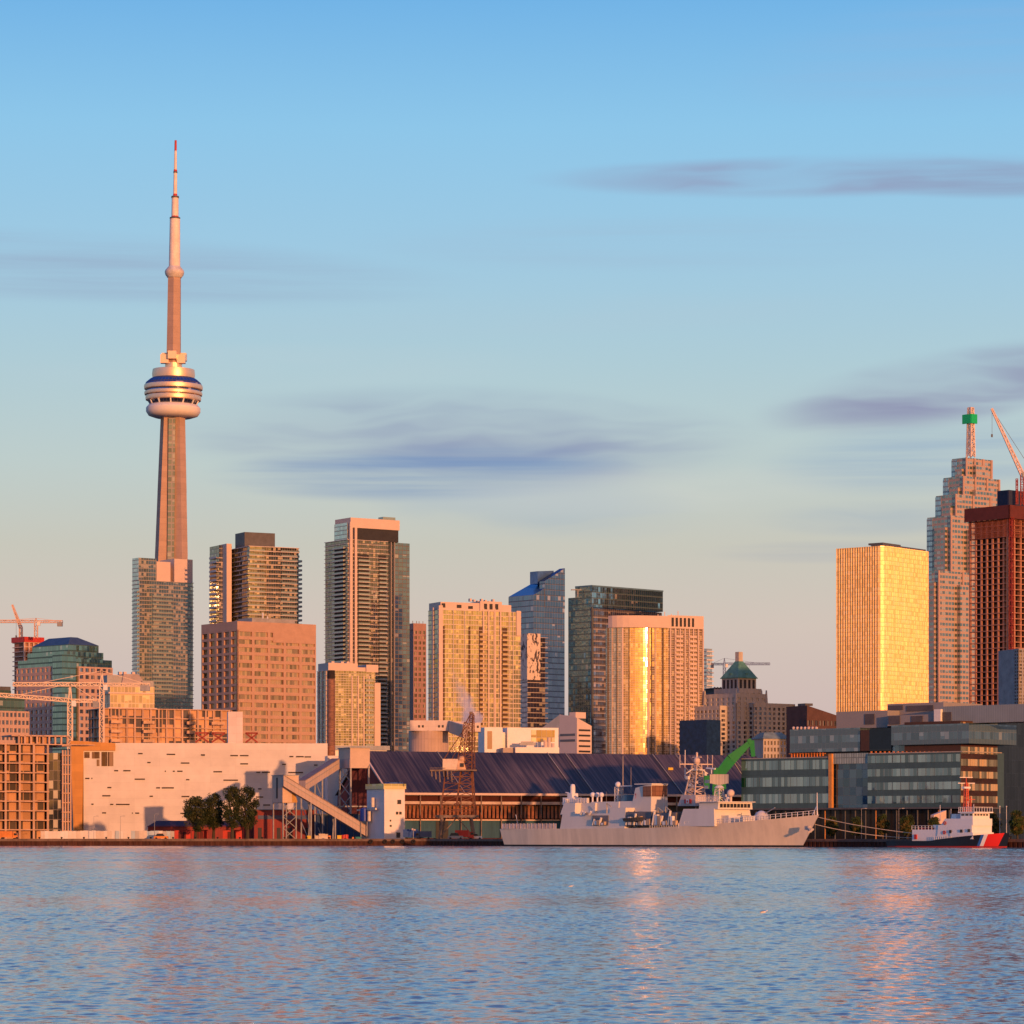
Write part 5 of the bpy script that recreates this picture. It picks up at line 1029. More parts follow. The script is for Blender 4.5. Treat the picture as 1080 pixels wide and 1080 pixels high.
# upper storeys
def upper(name, p0, p1, py0, py1, x, mat, dep=20): ya, yb = f.y(p1, x), f.y(p0, x); D_ = (ya + yb) / 2; b = MB(); b.box(x, x + dep, ya, yb, f.z(py1, x, D_), f.z(py0, x, D_)); return f.add(name, b, mat)
ub = curtain('upper office band', (.42, .56, .64), (.04, .075, .09), 1.5, 3.9, .25, .06, .45, (.06, .095, .11), .06, (.17, .19, .2), .015, .2, (.2, .24, .24)); mech = panels('ribbed mechanical screen', (.22, .26, .28), .8, 30, .12, .7, .03); mg = P('warm grey screen', (.26, .245, .24), .7, var=.06)
upper('setback_floor', 941, 1013, 784, 796, 3, og); upper('upper_band', 940, 1022, 764, 785, -1.5, ub, 24)
upper('setback_floor', 834, 915, 793, 801, 5, DGREY); upper('upper_band', 833, 907, 768.5, 793, 3, ub); upper('sunlit_bay', 907.5, 917, 770, 792, 2.5, spo); upper('dark_bay', 917, 940, 768, 792, 2.5, P('navy glass', (.02, .035, .045), .1, .3))  # the brown bay carries its sunlit look in the colour
upper('mechanical_screen', 882, 936, 750, 768, 8, mg); upper('mechanical_screen', 936, 995, 741.5, 757, 14, mg); upper('mechanical_screen', 992, 1100, 743.5, 762, 6, mech, 10); upper('plant_box', 985, 992, 748, 762, 5, WHITE, 5); upper('mechanical_screen', 936, 985, 754, 765, 6, mg)
for p0, p1, a, c, x in ((912, 922, 753, 764, 7.9), (937, 949, 755, 764, 5.9), (961, 973, 755, 764, 5.9), (956, 984, 744, 750, 13.9), (993, 1003, 751, 760, 5.9), (936, 952, 744, 749, 13.9)): upper('louvre', p0, p1, a, c, x - .1, P('dark louvre', (.09, .08, .085), .6), .2)
upper('roof_edge', 782, 874, 799, 799.8, -.2, P('pale coping', (.4, .36, .33), .6)); upper('roof_edge', 917, 1015, 793.2, 794.2, -.2, P('pale coping', (.4, .36, .33)))
for i in range(20): b = MB(); p = 919 + i * 4.7; y = f.y(p, .3); b.box(.1, .5, y - .2, y + .2, f.z(794, 0, y), f.z(792.4, 0, y)); f.add('rail_post', b, ORANGE)
for i in range(12): b = MB(); p = 835 + i * 3; y = f.y(p, 4); z0 = f.z(799.5, 4, y); b.box(3.8, 4.2, y - .15, y + .15, z0, z0 + 1.5 + (i % 3) * .4); b.box(3.9, 4.1, y - 1, y + 1, z0 + 1.2, z0 + 1.5); f.add('terrace_rail', b, ORANGE)
for i in range(7): b = MB(); p = 837 + i * 4; y = f.y(p, 6); b.ball((6, y, f.z(768, 6, y)), .5, n=8); f.add('roof_lamp', b, SALM)
b = MB(); b.box(5, 20, 1, yl - 2, 0, base); f.add('ground_floor', b, P('dark lobby glass', (.02, .018, .018), .15)); b = MB(); b.box(-.6, 20, -.3, yl, base - .5, base); f.add('soffit', b, DGREY)
for i in range(22): b = MB(); y = 1 + i * (yl - 2) / 21; b.bar((1.2, y, 0), (1.2, y, base), .22, 8); f.add('column', b, P('orange column', (.4, .18, .06), .6) if i in (8, 2, 13) else DGREY)

# green dock crane -----------------------------------------------------------------------------
Dg = 985; f = Fr(X(760, Dg), Dg, 0).thing('green_crane', 'bright green hydraulic material handler crane with a raised bent boom behind the grey warship', 'crane')
p3 = lambda px, py, y=0: (f.x(px, y), y, f.z(py, 0, y))
b = MB(); b.bar(p3(756, 884), p3(756, 835), 1.3); f.add('pedestal', b, GREENP); b = MB(); b.hexa([p3(751, 835, -2), p3(766, 832, -2), p3(766, 832, 2), p3(751, 835, 2)], [p3(752, 822, -2), p3(765, 816, -2), p3(765, 816, 2), p3(752, 822, 2)]); f.add('upper_carriage', b, GREENP)
def arm(pts, name, w=1.0):
    b = MB()
    for (a, ra), (c, rc_) in zip(pts, pts[1:]): b.bar(p3(*a), p3(*c), ra, 4, r2=rc_)
    f.add(name, b, GREENP)
arm([((756, 820), 1.4), ((771, 801), 1.6), ((790, 784), .75)], 'main_boom'); arm([((789, 783), .9), ((792.5, 781), .8), ((794.5, 798), .6)], 'stick')
b = MB(); b.bar(p3(766, 814, -1), p3(777, 799, -1), .35, 8); f.add('hydraulic_ram', b, GREY); block(f, 'counterweight', f.x(742.5), f.x(748), -1.5, 1.5, f.z(832), f.z(818), GREENP); block(f, 'operator_cab', f.x(752), f.x(757), -2.6, -1, f.z(819), f.z(810), GREENP)
b = MB(); b.bar(p3(773, 802), p3(782, 816), .08); f.add('hose', b, GREY)

# ================================================================== grey warship
f = Fr(SO[0], SO[1], -50, 0); f.thing('warship', 'long grey naval frigate with a lattice mast and low hangar moored at the quay', 'warship')
navy = P('warship grey', (.63, .60, .54), .6, var=.06, sc=.12, streak=True); navy2 = P('warship deck grey', (.16, .17, .17), .8); SH = f
LH = 125.0; HB = 7.6
def hx(t):          # half beam at deck, half beam at waterline, deck height, stem/stern shift at the waterline
    bow = max(0, (t - .55) / .45); st = max(0, (.12 - t) / .12)
    bd = HB * (1 - bow ** 2.3) - st * .9; bw = HB * .92 * (1 - min(1, bow * 1.02) ** 1.75) - st * .9
    zd = 5.15 + .55 * (max(0, t - .35) / .65) + 3.0 * max(0, (t - .5) / .5) ** 1.6
    return max(bd, .06), max(bw, .04), zd
NS = 40; b = MB(); rows = []
for i in range(NS + 1):
    t = i / NS; bd, bw, zd = hx(t); xd = t * LH; xw = 1.6 + t * (LH - 1.6 - 6.4)
    sec = []
    for k in range(7):
        q = k / 6; z = -1 + (zd + 1) * q; qq = max(0, z) / zd; xx = xw + (xd - xw) * qq; fl = bw + (bd - bw) * (qq ** (1.6 if t > .5 else 1)); sec.append((xx, fl, z))
    rows.append(sec)
hullm, g = newmat('hull grey with black boot'); oz = g.sep(g.n('ShaderNodeTexCoord').outputs['Object'])[2]
nz = g.noise(g.v('MULTIPLY', g.n('ShaderNodeTexCoord').outputs['Object'], (.35, .35, .05)), 1.0, 5, .7); k = g.sstep(nz, .3, .7, .88, 1.06)
g.out(g.pr(Base_Color=g.mix(g.m('LESS_THAN', oz, .55), g.mix(1.0, (.74, .62, .46), g.comb(k, k, k), 'MULTIPLY'), (.015, .012, .012)), Roughness=.55))
for i in range(NS):
    for k in range(6):
        for s_ in (-1, 1):
            A, B_, C_, D_ = rows[i][k], rows[i + 1][k], rows[i + 1][k + 1], rows[i][k + 1]
            q = [(p[0], p[1] * s_, p[2]) for p in (A, B_, C_, D_)]; b.face(q if s_ < 0 else q[::-1])
    A, B_ = rows[i][6], rows[i + 1][6]; b.face([(A[0], -A[1], A[2]), (B_[0], -B_[1], B_[2]), (B_[0], B_[1], B_[2]), (A[0], A[1], A[2])])
r0 = rows[0]; b.face([(p[0], -p[1], p[2]) for p in r0][::-1] + [(p[0], p[1], p[2]) for p in r0]); f.add('hull', b, hullm, smooth=True)
dk = lambda x: hx(x / LH)[2]
def sblk(name, p0, p1, py0, py1, w, mat=navy, taper_=.0, ym=0.0, w2=None, t0=0, t1=0):
    """block whose starboard side runs from photo column p0 to p1; its forward face turns away from p1"""
    ys = ym - w; x0, x1 = f.x(p0, ys), f.x(p1, ys); z0 = f.z(py1, (x0 + x1) / 2, ys) if py1 else dk((x0 + x1) / 2) - .3; z1 = f.z(py0, (x0 + x1) / 2, ys); h = z1 - z0; i = h * .11
    b = MB(); b.prism([(x0, ys), (x1, ys), (x1, ym + w), (x0, ym + w)], z0, z1, ptop=[(x0 + t0 + i * .3, ys + i), (x1 - t1 - i * .3, ys + i), (x1 - t1 - i * .3, ym + w - i), (x0 + t0 + i * .3, ym + w - i)]); return f.add(name, b, mat)
HG = 7.2
sblk('hangar', 590.5, 642, 858, None, HG, t0=.4); sblk('hangar', 590.8, 606, 846.8, 859, 6.6, t0=1.2); sblk('hangar_roof_house', 606, 627, 847, 860, 4.4); sblk('hangar_roof_house', 622, 652, 845.5, 858.5, 3.6)
sblk('midship_house', 641, 658.5, 852, None, HG); sblk('deck_house', 652, 676, 845, 854, 3.2)
# boat bays and lockers read as darker recesses
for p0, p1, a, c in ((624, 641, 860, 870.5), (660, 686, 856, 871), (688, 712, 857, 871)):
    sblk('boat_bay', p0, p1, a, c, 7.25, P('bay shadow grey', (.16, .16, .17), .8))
rnd = random.Random(3)
for p0, p1, a, c, n in ((612, 624, 855, 859, 4), (625, 639, 861, 870, 6), (660, 685, 858, 870, 9), (688, 713, 856, 870, 9)):
    for i in range(n):
        p = p0 + (p1 - p0) * (i + .3) / n; y = -7.5 + rnd.uniform(-.1, .2); hh_ = rnd.uniform(2, (c - a) * .8); x = f.x(p, y); b = MB(); z = f.z(c, x, y)
        if i % 3: b.box(x, x + rnd.uniform(.5, 1.3), y - .5, y + .4, z, z + hh_ * .26)
        else: b.bar((x, y - .2, z), (x + .8, y - .2, z + hh_ * .35), .35, 8)
        f.add('deck_locker', b, (navy, WHITE, P('tan gear', (.45, .33, .22), .8))[i % 3])
for i, (p, py) in enumerate(((663, 856), (669, 855), (694, 852), (702, 851), (640, 847), (632, 858))):
    b = MB(); x = f.x(p, -6.5); z = f.z(872, x, -6.5); b.bar((x, -6.5, z), (x, -6.5, f.z(py, x, -6.5)), .12); b.bar((x, -6.5, f.z(py, x, -6.5)), (x + 2.2, -6.8, f.z(py, x, -6.5) - 1), .1); f.add('davit', b, P('yellowish davit', (.6, .48, .3), .6))
b = MB(); xb_ = f.x(659.5, -7.9); xf_ = f.x(679, -7.9); zb_ = f.z(866.5, xb_, -7.9); L_ = xf_ - xb_
for i in range(8):
    a, c = i / 8, (i + 1) / 8; wa, wc = [1.1 * (1 - max(0, (q - .5) * 2) ** 2) + .05 for q in (a, c)]
    b.hexa([(xb_ + L_ * a, -7.9 - wa * .6, zb_), (xb_ + L_ * c, -7.9 - wc * .6, zb_ + .25 * c), (xb_ + L_ * c, -7.9 + wc * .6, zb_ + .25 * c), (xb_ + L_ * a, -7.9 + wa * .6, zb_)], [(xb_ + L_ * a, -7.9 - wa, zb_ + .9), (xb_ + L_ * c, -7.9 - wc, zb_ + .9 + .4 * c), (xb_ + L_ * c, -7.9 + wc, zb_ + .9 + .4 * c), (xb_ + L_ * a, -7.9 + wa, zb_ + .9)])
f.add('inflatable_boat', b, P('boat dark grey', (.06, .06, .06), .7))
# funnel
ys = -3.4; x0, x1 = f.x(661, ys), f.x(686, ys); z0, zt_ = dk(x0), f.z(826.5, x1, ys)
b = MB(); b.prism([(x0, ys), (x1, ys), (x1, 3.4), (x0, 3.4)], z0, lambda x, y: zt_ - (x1 - x) * .16, ptop=[(x0 + 3, ys + .6), (x1, ys + .4), (x1, 3.0), (x0 + 3, 2.8)]); f.add('funnel', b, navy)
b = MB(); zz0 = f.z(840, x1, ys); b.box(x1 - .2, x1 + .12, ys + .5, 2.9, zz0, zt_ - .5); b.prism([(x1 - 3.3, ys + .1), (x1, ys + .1), (x1, ys + .4), (x1 - 3.3, ys + .5)], zz0, zt_ - .7); f.add('intake_grille', b, panels('brown intake mesh', (.22, .10, .05), 1.6, 1.2, .14, .5, .2)); b = MB(); b.box(x0 + 3, x1 + .3, ys + .2, 3.1, zt_ - .2, zt_ + .1); f.add('funnel_cap', b, navy)
b = MB()
cxm, czm = f.x(671, ys + .35), f.z(839.3, x0, ys)
for i in range(5): a = pi / 2 + (i - 2) * .62; b.face([(cxm, ys + .05, czm - .15), (cxm + .2 * cos(a + 1.6), ys + .05, czm + .35 * sin(a)), (cxm + .75 * cos(a), ys + .05, czm + .75 * sin(a)), (cxm + .2 * cos(a - 1.6), ys + .05, czm + .35 * sin(a))])
b.box(cxm - .06, cxm + .06, ys + .0, ys + .05, czm - .8, czm); f.add('leaf_badge', b, RED)
# bridge
sblk('bridge_side_house', 715, 753.5, 853, None, 7.3, t0=1.5, t1=.6); sblk('bridge', 737, 757, 846, 853.5, 6.6, t1=-.1)
ys = -6.6; x1 = f.x(757, ys); zA, zB = f.z(851.6, x1, ys), f.z(847.6, x1, ys)
for i in range(9): u = -5.8 + i * 1.3; block(f, 'window', x1 - .1, x1 + .18, u, u + .95, zA, zB, P('bridge window', (.03, .03, .035), .15))
for i in range(4): u = x1 - 1.6 - i * 1.6; block(f, 'window', u - .9, u, ys - .02 + .2, ys + .32, zA, zB, P('bridge window', (.03, .03, .035)))
b = MB(); b.box(f.x(736, ys), x1 + .6, -7.2, 7.2, f.z(846, x1, ys), f.z(845.2, x1, ys)); f.add('bridge_roof', b, navy)
def rail(x0, x1, ys, z0, h, n, name='rail', mat=WHITE, r=.05):
    b = MB(); 
    for i in range(n + 1): x = x0 + (x1 - x0) * i / n; zz = z0(x) if callable(z0) else z0; b.bar((x, ys(x) if callable(ys) else ys, zz), (x, ys(x) if callable(ys) else ys, zz + h), r)
    for i in range(n):
        xa, xc = x0 + (x1 - x0) * i / n, x0 + (x1 - x0) * (i + 1) / n; pa = lambda x, k: (x, ys(x) if callable(ys) else ys, (z0(x) if callable(z0) else z0) + h * k); b.bar(pa(xa, 1), pa(xc, 1), r * .8); b.bar(pa(xa, .5), pa(xc, .5), r * .6)
    f.add(name, b, mat)
rail(f.x(738, -6.4), x1 + .3, -6.9, f.z(845.2, x1, ys), 1.3, 10); rail(f.x(592, -6), f.x(622, -4), -5.2, f.z(846.6, 20, -5), 1.2, 12)
rail(80, LH - 1.5, lambda x: -hx(x / LH)[0] + .2, lambda x: dk(x), 1.25, 26, r=.07); rail(f.x(686, -7.2), f.x(716, -7.2), -7.4, dk(60), 1.3, 12, r=.07)
# flight deck nets
x0, x1 = 2.0, f.x(589, -7)
for i in range(15): b = MB(); u = x0 + (x1 - x0) * i / 15; b.box(u, u + (x1 - x0) / 15 * .62, -7.3, -7.22, dk(u), dk(u) + 1.5); b.bar((u - .2, -7.3, dk(u)), (u - .2, -7.3, dk(u) + 1.6), .08); f.add('deck_net', b, P('pale net frame', (.6, .5, .45), .7))
def ball(name, px, py, r, y=0, mat=WHITE, ped=None):
    x = f.x(px, y); z = f.z(py, x, y); b = MB(); b.ball((x, y, z), r, n=14)
    if ped: b.bar((x, y, f.z(ped, x, y)), (x, y, z - r * .8), r * .35, 8)
    f.add(name, b, mat, smooth=True)
for p in (625, 630, 634.3): ball('radome', p, 838.3, .75, -3 + (p == 630) * 1.5, ped=846)
ball('radome', 770.7, 836.5, 1.05, 0, P('cream radome', (.66, .52, .42), .6), 846); ball('radome', 651.8, 827.5, .85, 0, ped=846); ball('radome', 767.5, 842, .5, 3, ped=846)
x = f.x(603.5, -1); b = MB(); z = f.z(845.5, x, -1); b.box(x - 2.4, x + 2, -2.6, 1, z - 1, z + 1.2); b.box(x - 1, x + 1, -2, .4, z + 1.2, z + 2.4); b.lathe([(.75, z + 2.4), (.75, z + 4.4), (.5, z + 5), (0, z + 5.15)], x, -.8, 12); b.bar((x, -1, z + 2.3), (x - 2.4, -1.4, z + 2.7), .16, 6); f.add('gun_mount', b, WHITE)
for p in (597, 610, 613, 616, 619): b = MB(); x = f.x(p, -3); z = f.z(846, x, -3); b.box(x, x + .8, -3.6, -2.8, z - .3, z + .9 + (p % 3) * .3); f.add('roof_fitting', b, navy)
# aft director tower and whip poles
b = MB(); x = f.x(652, 0); b.lattice((x, 0, f.z(848, x)), (x, 0, f.z(830, x)), 1.4, 5, .1); f.add('director_tower', b, navy)
sblk('vent_house', 654.5, 660.5, 838, 852, 2.0, P('dull blue grey', (.12, .2, .24), .6), t0=.3)
for p, a, c, r_ in ((657, 797, 840, .2), (665.5, 809, 836, .08), (639.5, 835, 846, .06), (722.6, 791, 821, .16), (700, 838, 855, .07), (861.8, 836, 862, .16)): b = MB(); x = f.x(p); b.bar((x, 0, f.z(c, x)), (x, 0, f.z(a, x)), r_, 6, r2=r_ * .6); f.add('whip_aerial', b, P('dull beige steel', (.34, .29, .25), .7) if p < 700 else WHITE)
b = MB(); x = f.x(659); b.bar((x - 2, 0, f.z(829, x)), (x + 3, 0, f.z(829, x)), .14); f.add('yardarm', b, WHITE)
# main mast
xm_ = f.x(735, 0); zb_, zt_ = f.z(848, xm_), f.z(797, xm_)
b = MB(); b.lattice((xm_ - 1, 0, zb_), (xm_, 0, f.z(806, xm_)), 4.6, 9, .16, w2=1.7); f.add('lattice_mast', b, P('pale mast paint', (.56, .46, .40), .6))
b = MB(); b.lattice((xm_ - 4.2, 0, f.z(846, xm_)), (xm_ - .8, 0, f.z(812, xm_)), 1.2, 8, .09); b.bar((xm_ - 5.5, -1, f.z(846, xm_)), (xm_ - .6, 0, f.z(810, xm_)), .1); f.add('mast_brace', b, P('pale mast paint', (.56, .46, .40)))
b = MB(); z = f.z(806, xm_); b.bar((xm_ - 2, -4.6, z), (xm_ + 1.4, 4.6, z), .16)
for y in (-4.6, -3.2, 3.2, 4.6): b.bar((xm_ - 2 + (y + 4.6) * .37, y, z - 1), (xm_ - 2 + (y + 4.6) * .37, y, z + 2.6), .09)
f.add('yardarm', b, P('pale mast paint', (.56, .46, .40)))
b = MB(); z = f.z(812, xm_); b.bar((xm_ - 1, -3.2, z - 1), (xm_, 0, z + 1), .12); b.bar((xm_ + 1, 3.2, z - 1), (xm_, 0, z + 1), .12); b.box(xm_ - 1.6, xm_ + 1.6, -1.6, 1.6, z - .2, z + .1); f.add('mast_platform', b, navy)
b = MB(); z = f.z(806, xm_); b.lathe([(.5, z), (.9, z + .6), (.9, z + 1.4), (.3, z + 2), (.3, z + 3.2), (0, z + 3.4)], xm_, 0, 12); b.box(xm_ - 1.7, xm_ + 1.7, -.2, .2, z + 1.8, z + 2.1); f.add('mast_head', b, P('cream radome', (.66, .52, .42)))
for i, (dy_, py) in enumerate(((-1.8, 822), (1.5, 818), (-1.2, 830), (1.8, 832), (2, 826))): b = MB(); z = f.z(py, xm_); b.box(xm_ + dy_ - .5, xm_ + dy_ + .5, dy_ - .4, dy_ + .4, z, z + .9); f.add('sensor_box', b, navy)
# flag board house and radar
sblk('signal_deck', 714.5, 733, 838.5, 850, 4.4, P('pinkish grey paint', (.46, .40, .38), .6), t0=1.2)
fx0, fx1 = f.x(722.2, -4.5), f.x(729, -4.5); za, zc = f.z(847.4, fx0, -4.5), f.z(843, fx0, -4.5); dfx = (fx1 - fx0)
b = MB(); b.box(fx0, fx0 + dfx * .27, -4.72, -4.4, za, zc, RED); b.box(fx1 - dfx * .27, fx1, -4.72, -4.4, za, zc, RED); b.box(fx0 + dfx * .27, fx1 - dfx * .27, -4.71, -4.4, za, zc, WHITE)
mx_, mz_ = (fx0 + fx1) / 2, (za + zc) / 2; b.face([(mx_, -4.76, mz_ - .42), (mx_ + .38, -4.76, mz_ - .1), (mx_ + .2, -4.76, mz_ + .1), (mx_, -4.76, mz_ + .45), (mx_ - .2, -4.76, mz_ + .1), (mx_ - .38, -4.76, mz_ - .1)], RED); f.add('flag_board', b)
xr_ = f.x(758.5, 0); b = MB(); b.lattice((xr_, 0, f.z(846, xr_)), (xr_, 0, f.z(832, xr_)), 2.2, 3, .12, w2=1.5); f.add('radar_tower', b, navy); b = MB(); b.lathe([(.5, f.z(832, xr_)), (1.5, f.z(831, xr_)), (1.0, f.z(829, xr_)), (.5, f.z(828, xr_))], xr_, 0, 12); f.add('radar_pedestal', b, navy)
b = MB(); za, zc = f.z(828, xr_), f.z(816.5, xr_); a = Vector((.64, .77)) * 2.55
for i in range(10):
    u0, u1 = -1 + i * .2, -1 + (i + 1) * .2; c0, c1 = (1 - u0 * u0) * .5, (1 - u1 * u1) * .5; n_ = Vector((.77, -.64)); p0 = Vector((xr_, 0)) + a * u0 - n_ * c0; p1 = Vector((xr_, 0)) + a * u1 - n_ * c1
    lo = za + .5 * abs(u0 + .1); b.hexa([(*p0, lo), (*p1, lo), (*(p1 + n_ * .25), lo), (*(p0 + n_ * .25), lo)], [(*p0, zc), (*p1, zc), (*(p1 + n_ * .25), zc), (*(p0 + n_ * .25), zc)])
f.add('radar_antenna', b, panels('ribbed radar grey', (.40, .38, .35), .5, 10, .1, .6, .05)); b = MB(); b.bar((xr_ - 3, -2, f.z(810, xr_)), (xr_ + .5, -2, f.z(811, xr_)), .2); b.bar((xr_ - 1, -2, f.z(816, xr_)), (xr_ - 1, -2, f.z(810, xr_)), .12); f.add('antenna_spar', b, WHITE)
for i, p in enumerate((775, 779, 783, 787, 790)): b = MB(); y = 0; x = f.x(p, 4) ; z = f.z(846, x, 4); b.bar((x - 4, 4 - i, z - .3), (x - 4, 4 - i, z + 1 + (i % 2) * 1.2), .18, 6); f.add('roof_fitting', b, WHITE)
# gun, breakwater, anchor, jackstaff, ensign
xg = f.x(803, 0); z = dk(xg); b = MB(); b.lathe([(2.1, z), (2.0, z + 1.4), (1.5, z + 2.3), (.6, z + 2.8), (0, z + 2.9)], xg, 0, 14); f.add('gun_turret', b, P('pale gun shield', (.52, .5, .48), .5), smooth=True); b = MB(); b.bar((xg + 1.2, 0, z + 2), (xg + 5.6, -.4, z + 3.6), .14, 8); f.add('gun_barrel', b, GREY)
sblk('fore_deck_house', 757, 768, 860, None, 4.6); b = MB(); xx = f.x(786, -4); b.prism([(xx, -5), (xx + 3, 0), (xx, 5), (xx - .3, 5), (xx + 2.7, 0), (xx - .3, -5)], dk(xx) - .1, dk(xx) + 1.5); f.add('breakwater', b, navy)
b = MB(); xa_ = f.x(853, -3.0); za = f.z(875, xa_, -3.0); b.bar((xa_ - .4, -3.2, za + .6), (xa_ + 1.3, -3.5, za - .5), .3); b.bar((xa_ + .7, -4.1, za - .9), (xa_ + 1.7, -2.9, za + .2), .28); b.box(xa_ - 1.2, xa_ + .2, -3.4, -2.2, za - .1, za + 1.0); f.add('anchor', b, P('anchor grey', (.42, .38, .35), .6))
b = MB(); x = LH - 1; b.bar((x - 1.8, .3, dk(x)), (x, 0, dk(x) + 2.2), .12); b.bar((x + .2, .2, dk(x)), (x, 0, dk(x) + 2.2), .1); f.add('bow_tripod', b, WHITE)
b = MB(); b.bar((.8, 0, dk(0)), (-.6, 0, dk(0) + 4.2), .07); f.add('ensign_staff', b, WHITE); b = MB(); b.face([(-.5, 0, dk(0) + 4), (.2, -.5, dk(0) + 3.4), (.3, -.3, dk(0) + 1.0), (-.1, 0, dk(0) + 1.6)]); b.face([(-.5, .02, dk(0) + 4), (-.1, .02, dk(0) + 1.6), (.3, -.28, dk(0) + 1.0), (.2, -.48, dk(0) + 3.4)]); f.add('ensign', b, P('red white flag', (.6, .4, .4), .8))

# ================================================================== coastguard style tug
Dt = 880; f = Fr(101.2, 851.3, -50, 0); f.thing('patrol_tug', 'dark hulled white cabined rescue tug with a slanted red, white and blue hull stripe', 'boat')
HBt = 4.6; LT = f.x(1065, 0)
def tx_(t): bow = max(0, (t - .6) / .4); st = max(0, (.1 - t) / .1); return HBt * (1 - bow ** 2.4) - st * 1.0 + .05, HBt * .9 * (1 - bow ** 1.9) - st, 1.75 + 2.1 * max(0, (t - .42) / .58) ** .8
hm, g = newmat('tug hull paint'); ox, oy, oz = g.sep(g.n('ShaderNodeTexCoord').outputs['Object'])
xs = f.x(1031.5, -4.4); q = g.m('SUBTRACT', g.m('SUBTRACT', ox, xs), g.m('MULTIPLY', oz, .55))
sw = f.x(1043.5, -4.2) - xs; c = g.mix(g.m('MULTIPLY', g.m('GREATER_THAN', q, -1.7), g.m('LESS_THAN', q, -.95)), (.012, .014, .022), (.03, .12, .42)); c = g.mix(g.m('MULTIPLY', g.m('GREATER_THAN', q, -.95), g.m('LESS_THAN', q, 0.0)), c, (.75, .75, .75))
c = g.mix(g.m('MULTIPLY', g.m('GREATER_THAN', q, 0.0), g.m('LESS_THAN', q, sw)), c, (.72, .03, .02)); c = g.mix(g.m('LESS_THAN', oz, .42), c, (.40, .03, .02)); g.out(g.pr(Base_Color=c, Roughness=.35))
b = MB(); rows = []
for i in range(31):
    t = i / 30; bd, bw, zd = tx_(t); rows.append([((1 - q_) * (.5 + t * (LT - 1.8)) + q_ * t * LT, (bw + (bd - bw) * q_), -1 + (zd + 1) * q_) for q_ in (0, .35, .6, .8, 1)])
for i in range(30):
    for k in range(4):
        for s_ in (-1, 1):
            q = [(p[0], p[1] * s_, p[2]) for p in (rows[i][k], rows[i + 1][k], rows[i + 1][k + 1], rows[i][k + 1])]; b.face(q if s_ < 0 else q[::-1])
    A, B_ = rows[i][4], rows[i + 1][4]; b.face([(A[0], -A[1], A[2] - .5), (B_[0], -B_[1], B_[2] - .5), (B_[0], B_[1], B_[2] - .5), (A[0], A[1], A[2] - .5)])
b.face([(p[0], -p[1], p[2]) for p in rows[0]][::-1] + [(p[0], p[1], p[2]) for p in rows[0]]); f.add('hull', b, hm, smooth=True)
tw = P('tug white', (.78, .75, .72), .4, var=.04)
def tb(name, p0, p1, py0, py1, w, mat=tw, t0=0, t1=0): x0, x1 = f.x(p0, -w), f.x(p1, -w); z0, z1 = f.z(py1, x0, -w), f.z(py0, x0, -w); b = MB(); b.prism(rect(x0, x1, -w, w), z0, z1, ptop=rect(x0 + t0, x1 - t1, -w, w)); f.add(name, b, mat); return x0, x1, z0, z1
tb('aft_deckhouse', 962, 990, 875, 887, 3.6); tb('main_deckhouse', 988, 1025, 870, 887, 3.8, t0=.5); X0, X1, Z0, Z1 = tb('superstructure', 992, 1026, 863.5, 871, 3.7, t0=1.5)
tb('bulwark', 1002, 1026, 878, 885, 4.0); wx0, wx1, wz0, wz1 = tb('wheelhouse', 1013, 1026, 857.5, 864, 3.2); b = MB(); b.box(wx0 - .5, wx1 + .9, -3.6, 3.6, wz1, wz1 + .3); f.add('wheelhouse_roof', b, tw)
for i in range(5): u = -2.6 + i * 1.1; block(f, 'window', wx1 - .05, wx1 + .08, u, u + .75, wz0 + .9, wz1 - .25, P('bridge window', (.03, .03, .035)))
for i in range(3): u = wx0 + .4 + i * 1.4; block(f, 'window', u, u + .9, -3.28, -3.15, wz0 + .9, wz1 - .25, P('bridge window', (.03, .03, .035)))
for p, py in ((1001, 877), (1012.5, 876.5), (1020.5, 876)): x = f.x(p, -4.05); z = f.z(py, x, -4.05); block(f, 'window', x, x + .75, -4.1, -3.95, z - .4, z + .4, P('bridge window', (.03, .03, .035)))
for p, py in ((996.5, 868), (996, 878)):
    b = MB(); x = f.x(p, -3.9); z = f.z(py, x, -3.9)
    for i in range(12): a, c = 2 * pi * i / 12, 2 * pi * (i + 1) / 12; b.bar((x + .38 * cos(a), -3.95, z + .38 * sin(a)), (x + .38 * cos(c), -3.95, z + .38 * sin(c)), .09)
    f.add('life_ring', b, RED)
tb('red_deck_gear', 969, 984, 872.5, 875, 2.4, P('dark red cover', (.3, .02, .03), .7)); tb('red_locker', 964, 966.5, 880, 885, 3.9, RED); tb('funnel', 1003, 1009, 858.5, 865, 1.2, tw, .3, .3); tb('deck_box', 984, 990, 870, 876, 2.0, WHITE)
rail(wx0 - .3, wx1 + .6, -3.5, wz1 + .3, 1.2, 8); b = MB(); [b.bar((wx1 + .7, -3.5 + i, wz1 + .3), (wx1 + .7, -3.5 + i, wz1 + 1.5), .05) for i in range(8)]; b.bar((wx1 + .7, -3.5, wz1 + 1.5), (wx1 + .7, 3.5, wz1 + 1.5), .05); f.add('rail', b, WHITE)
rail(f.x(986, -4), f.x(1004, -4), -4.3, 1.8, 1.1, 8); rail(f.x(962, -3.4), f.x(990, -3.4), -3.5, f.z(875, 8, -3.5), 1.0, 8)
xm_ = f.x(1019, 0); zt_ = f.z(822, xm_); b = MB(); b.lattice((xm_, 0, wz1), (xm_, 0, f.z(826, xm_)), 1.0, 8, .12, w2=.6); b.bar((xm_, 0, f.z(826, xm_)), (xm_, 0, zt_ + .5), .1); f.add('signal_mast', b, P('orange red mast', (.6, .12, .06), .5))
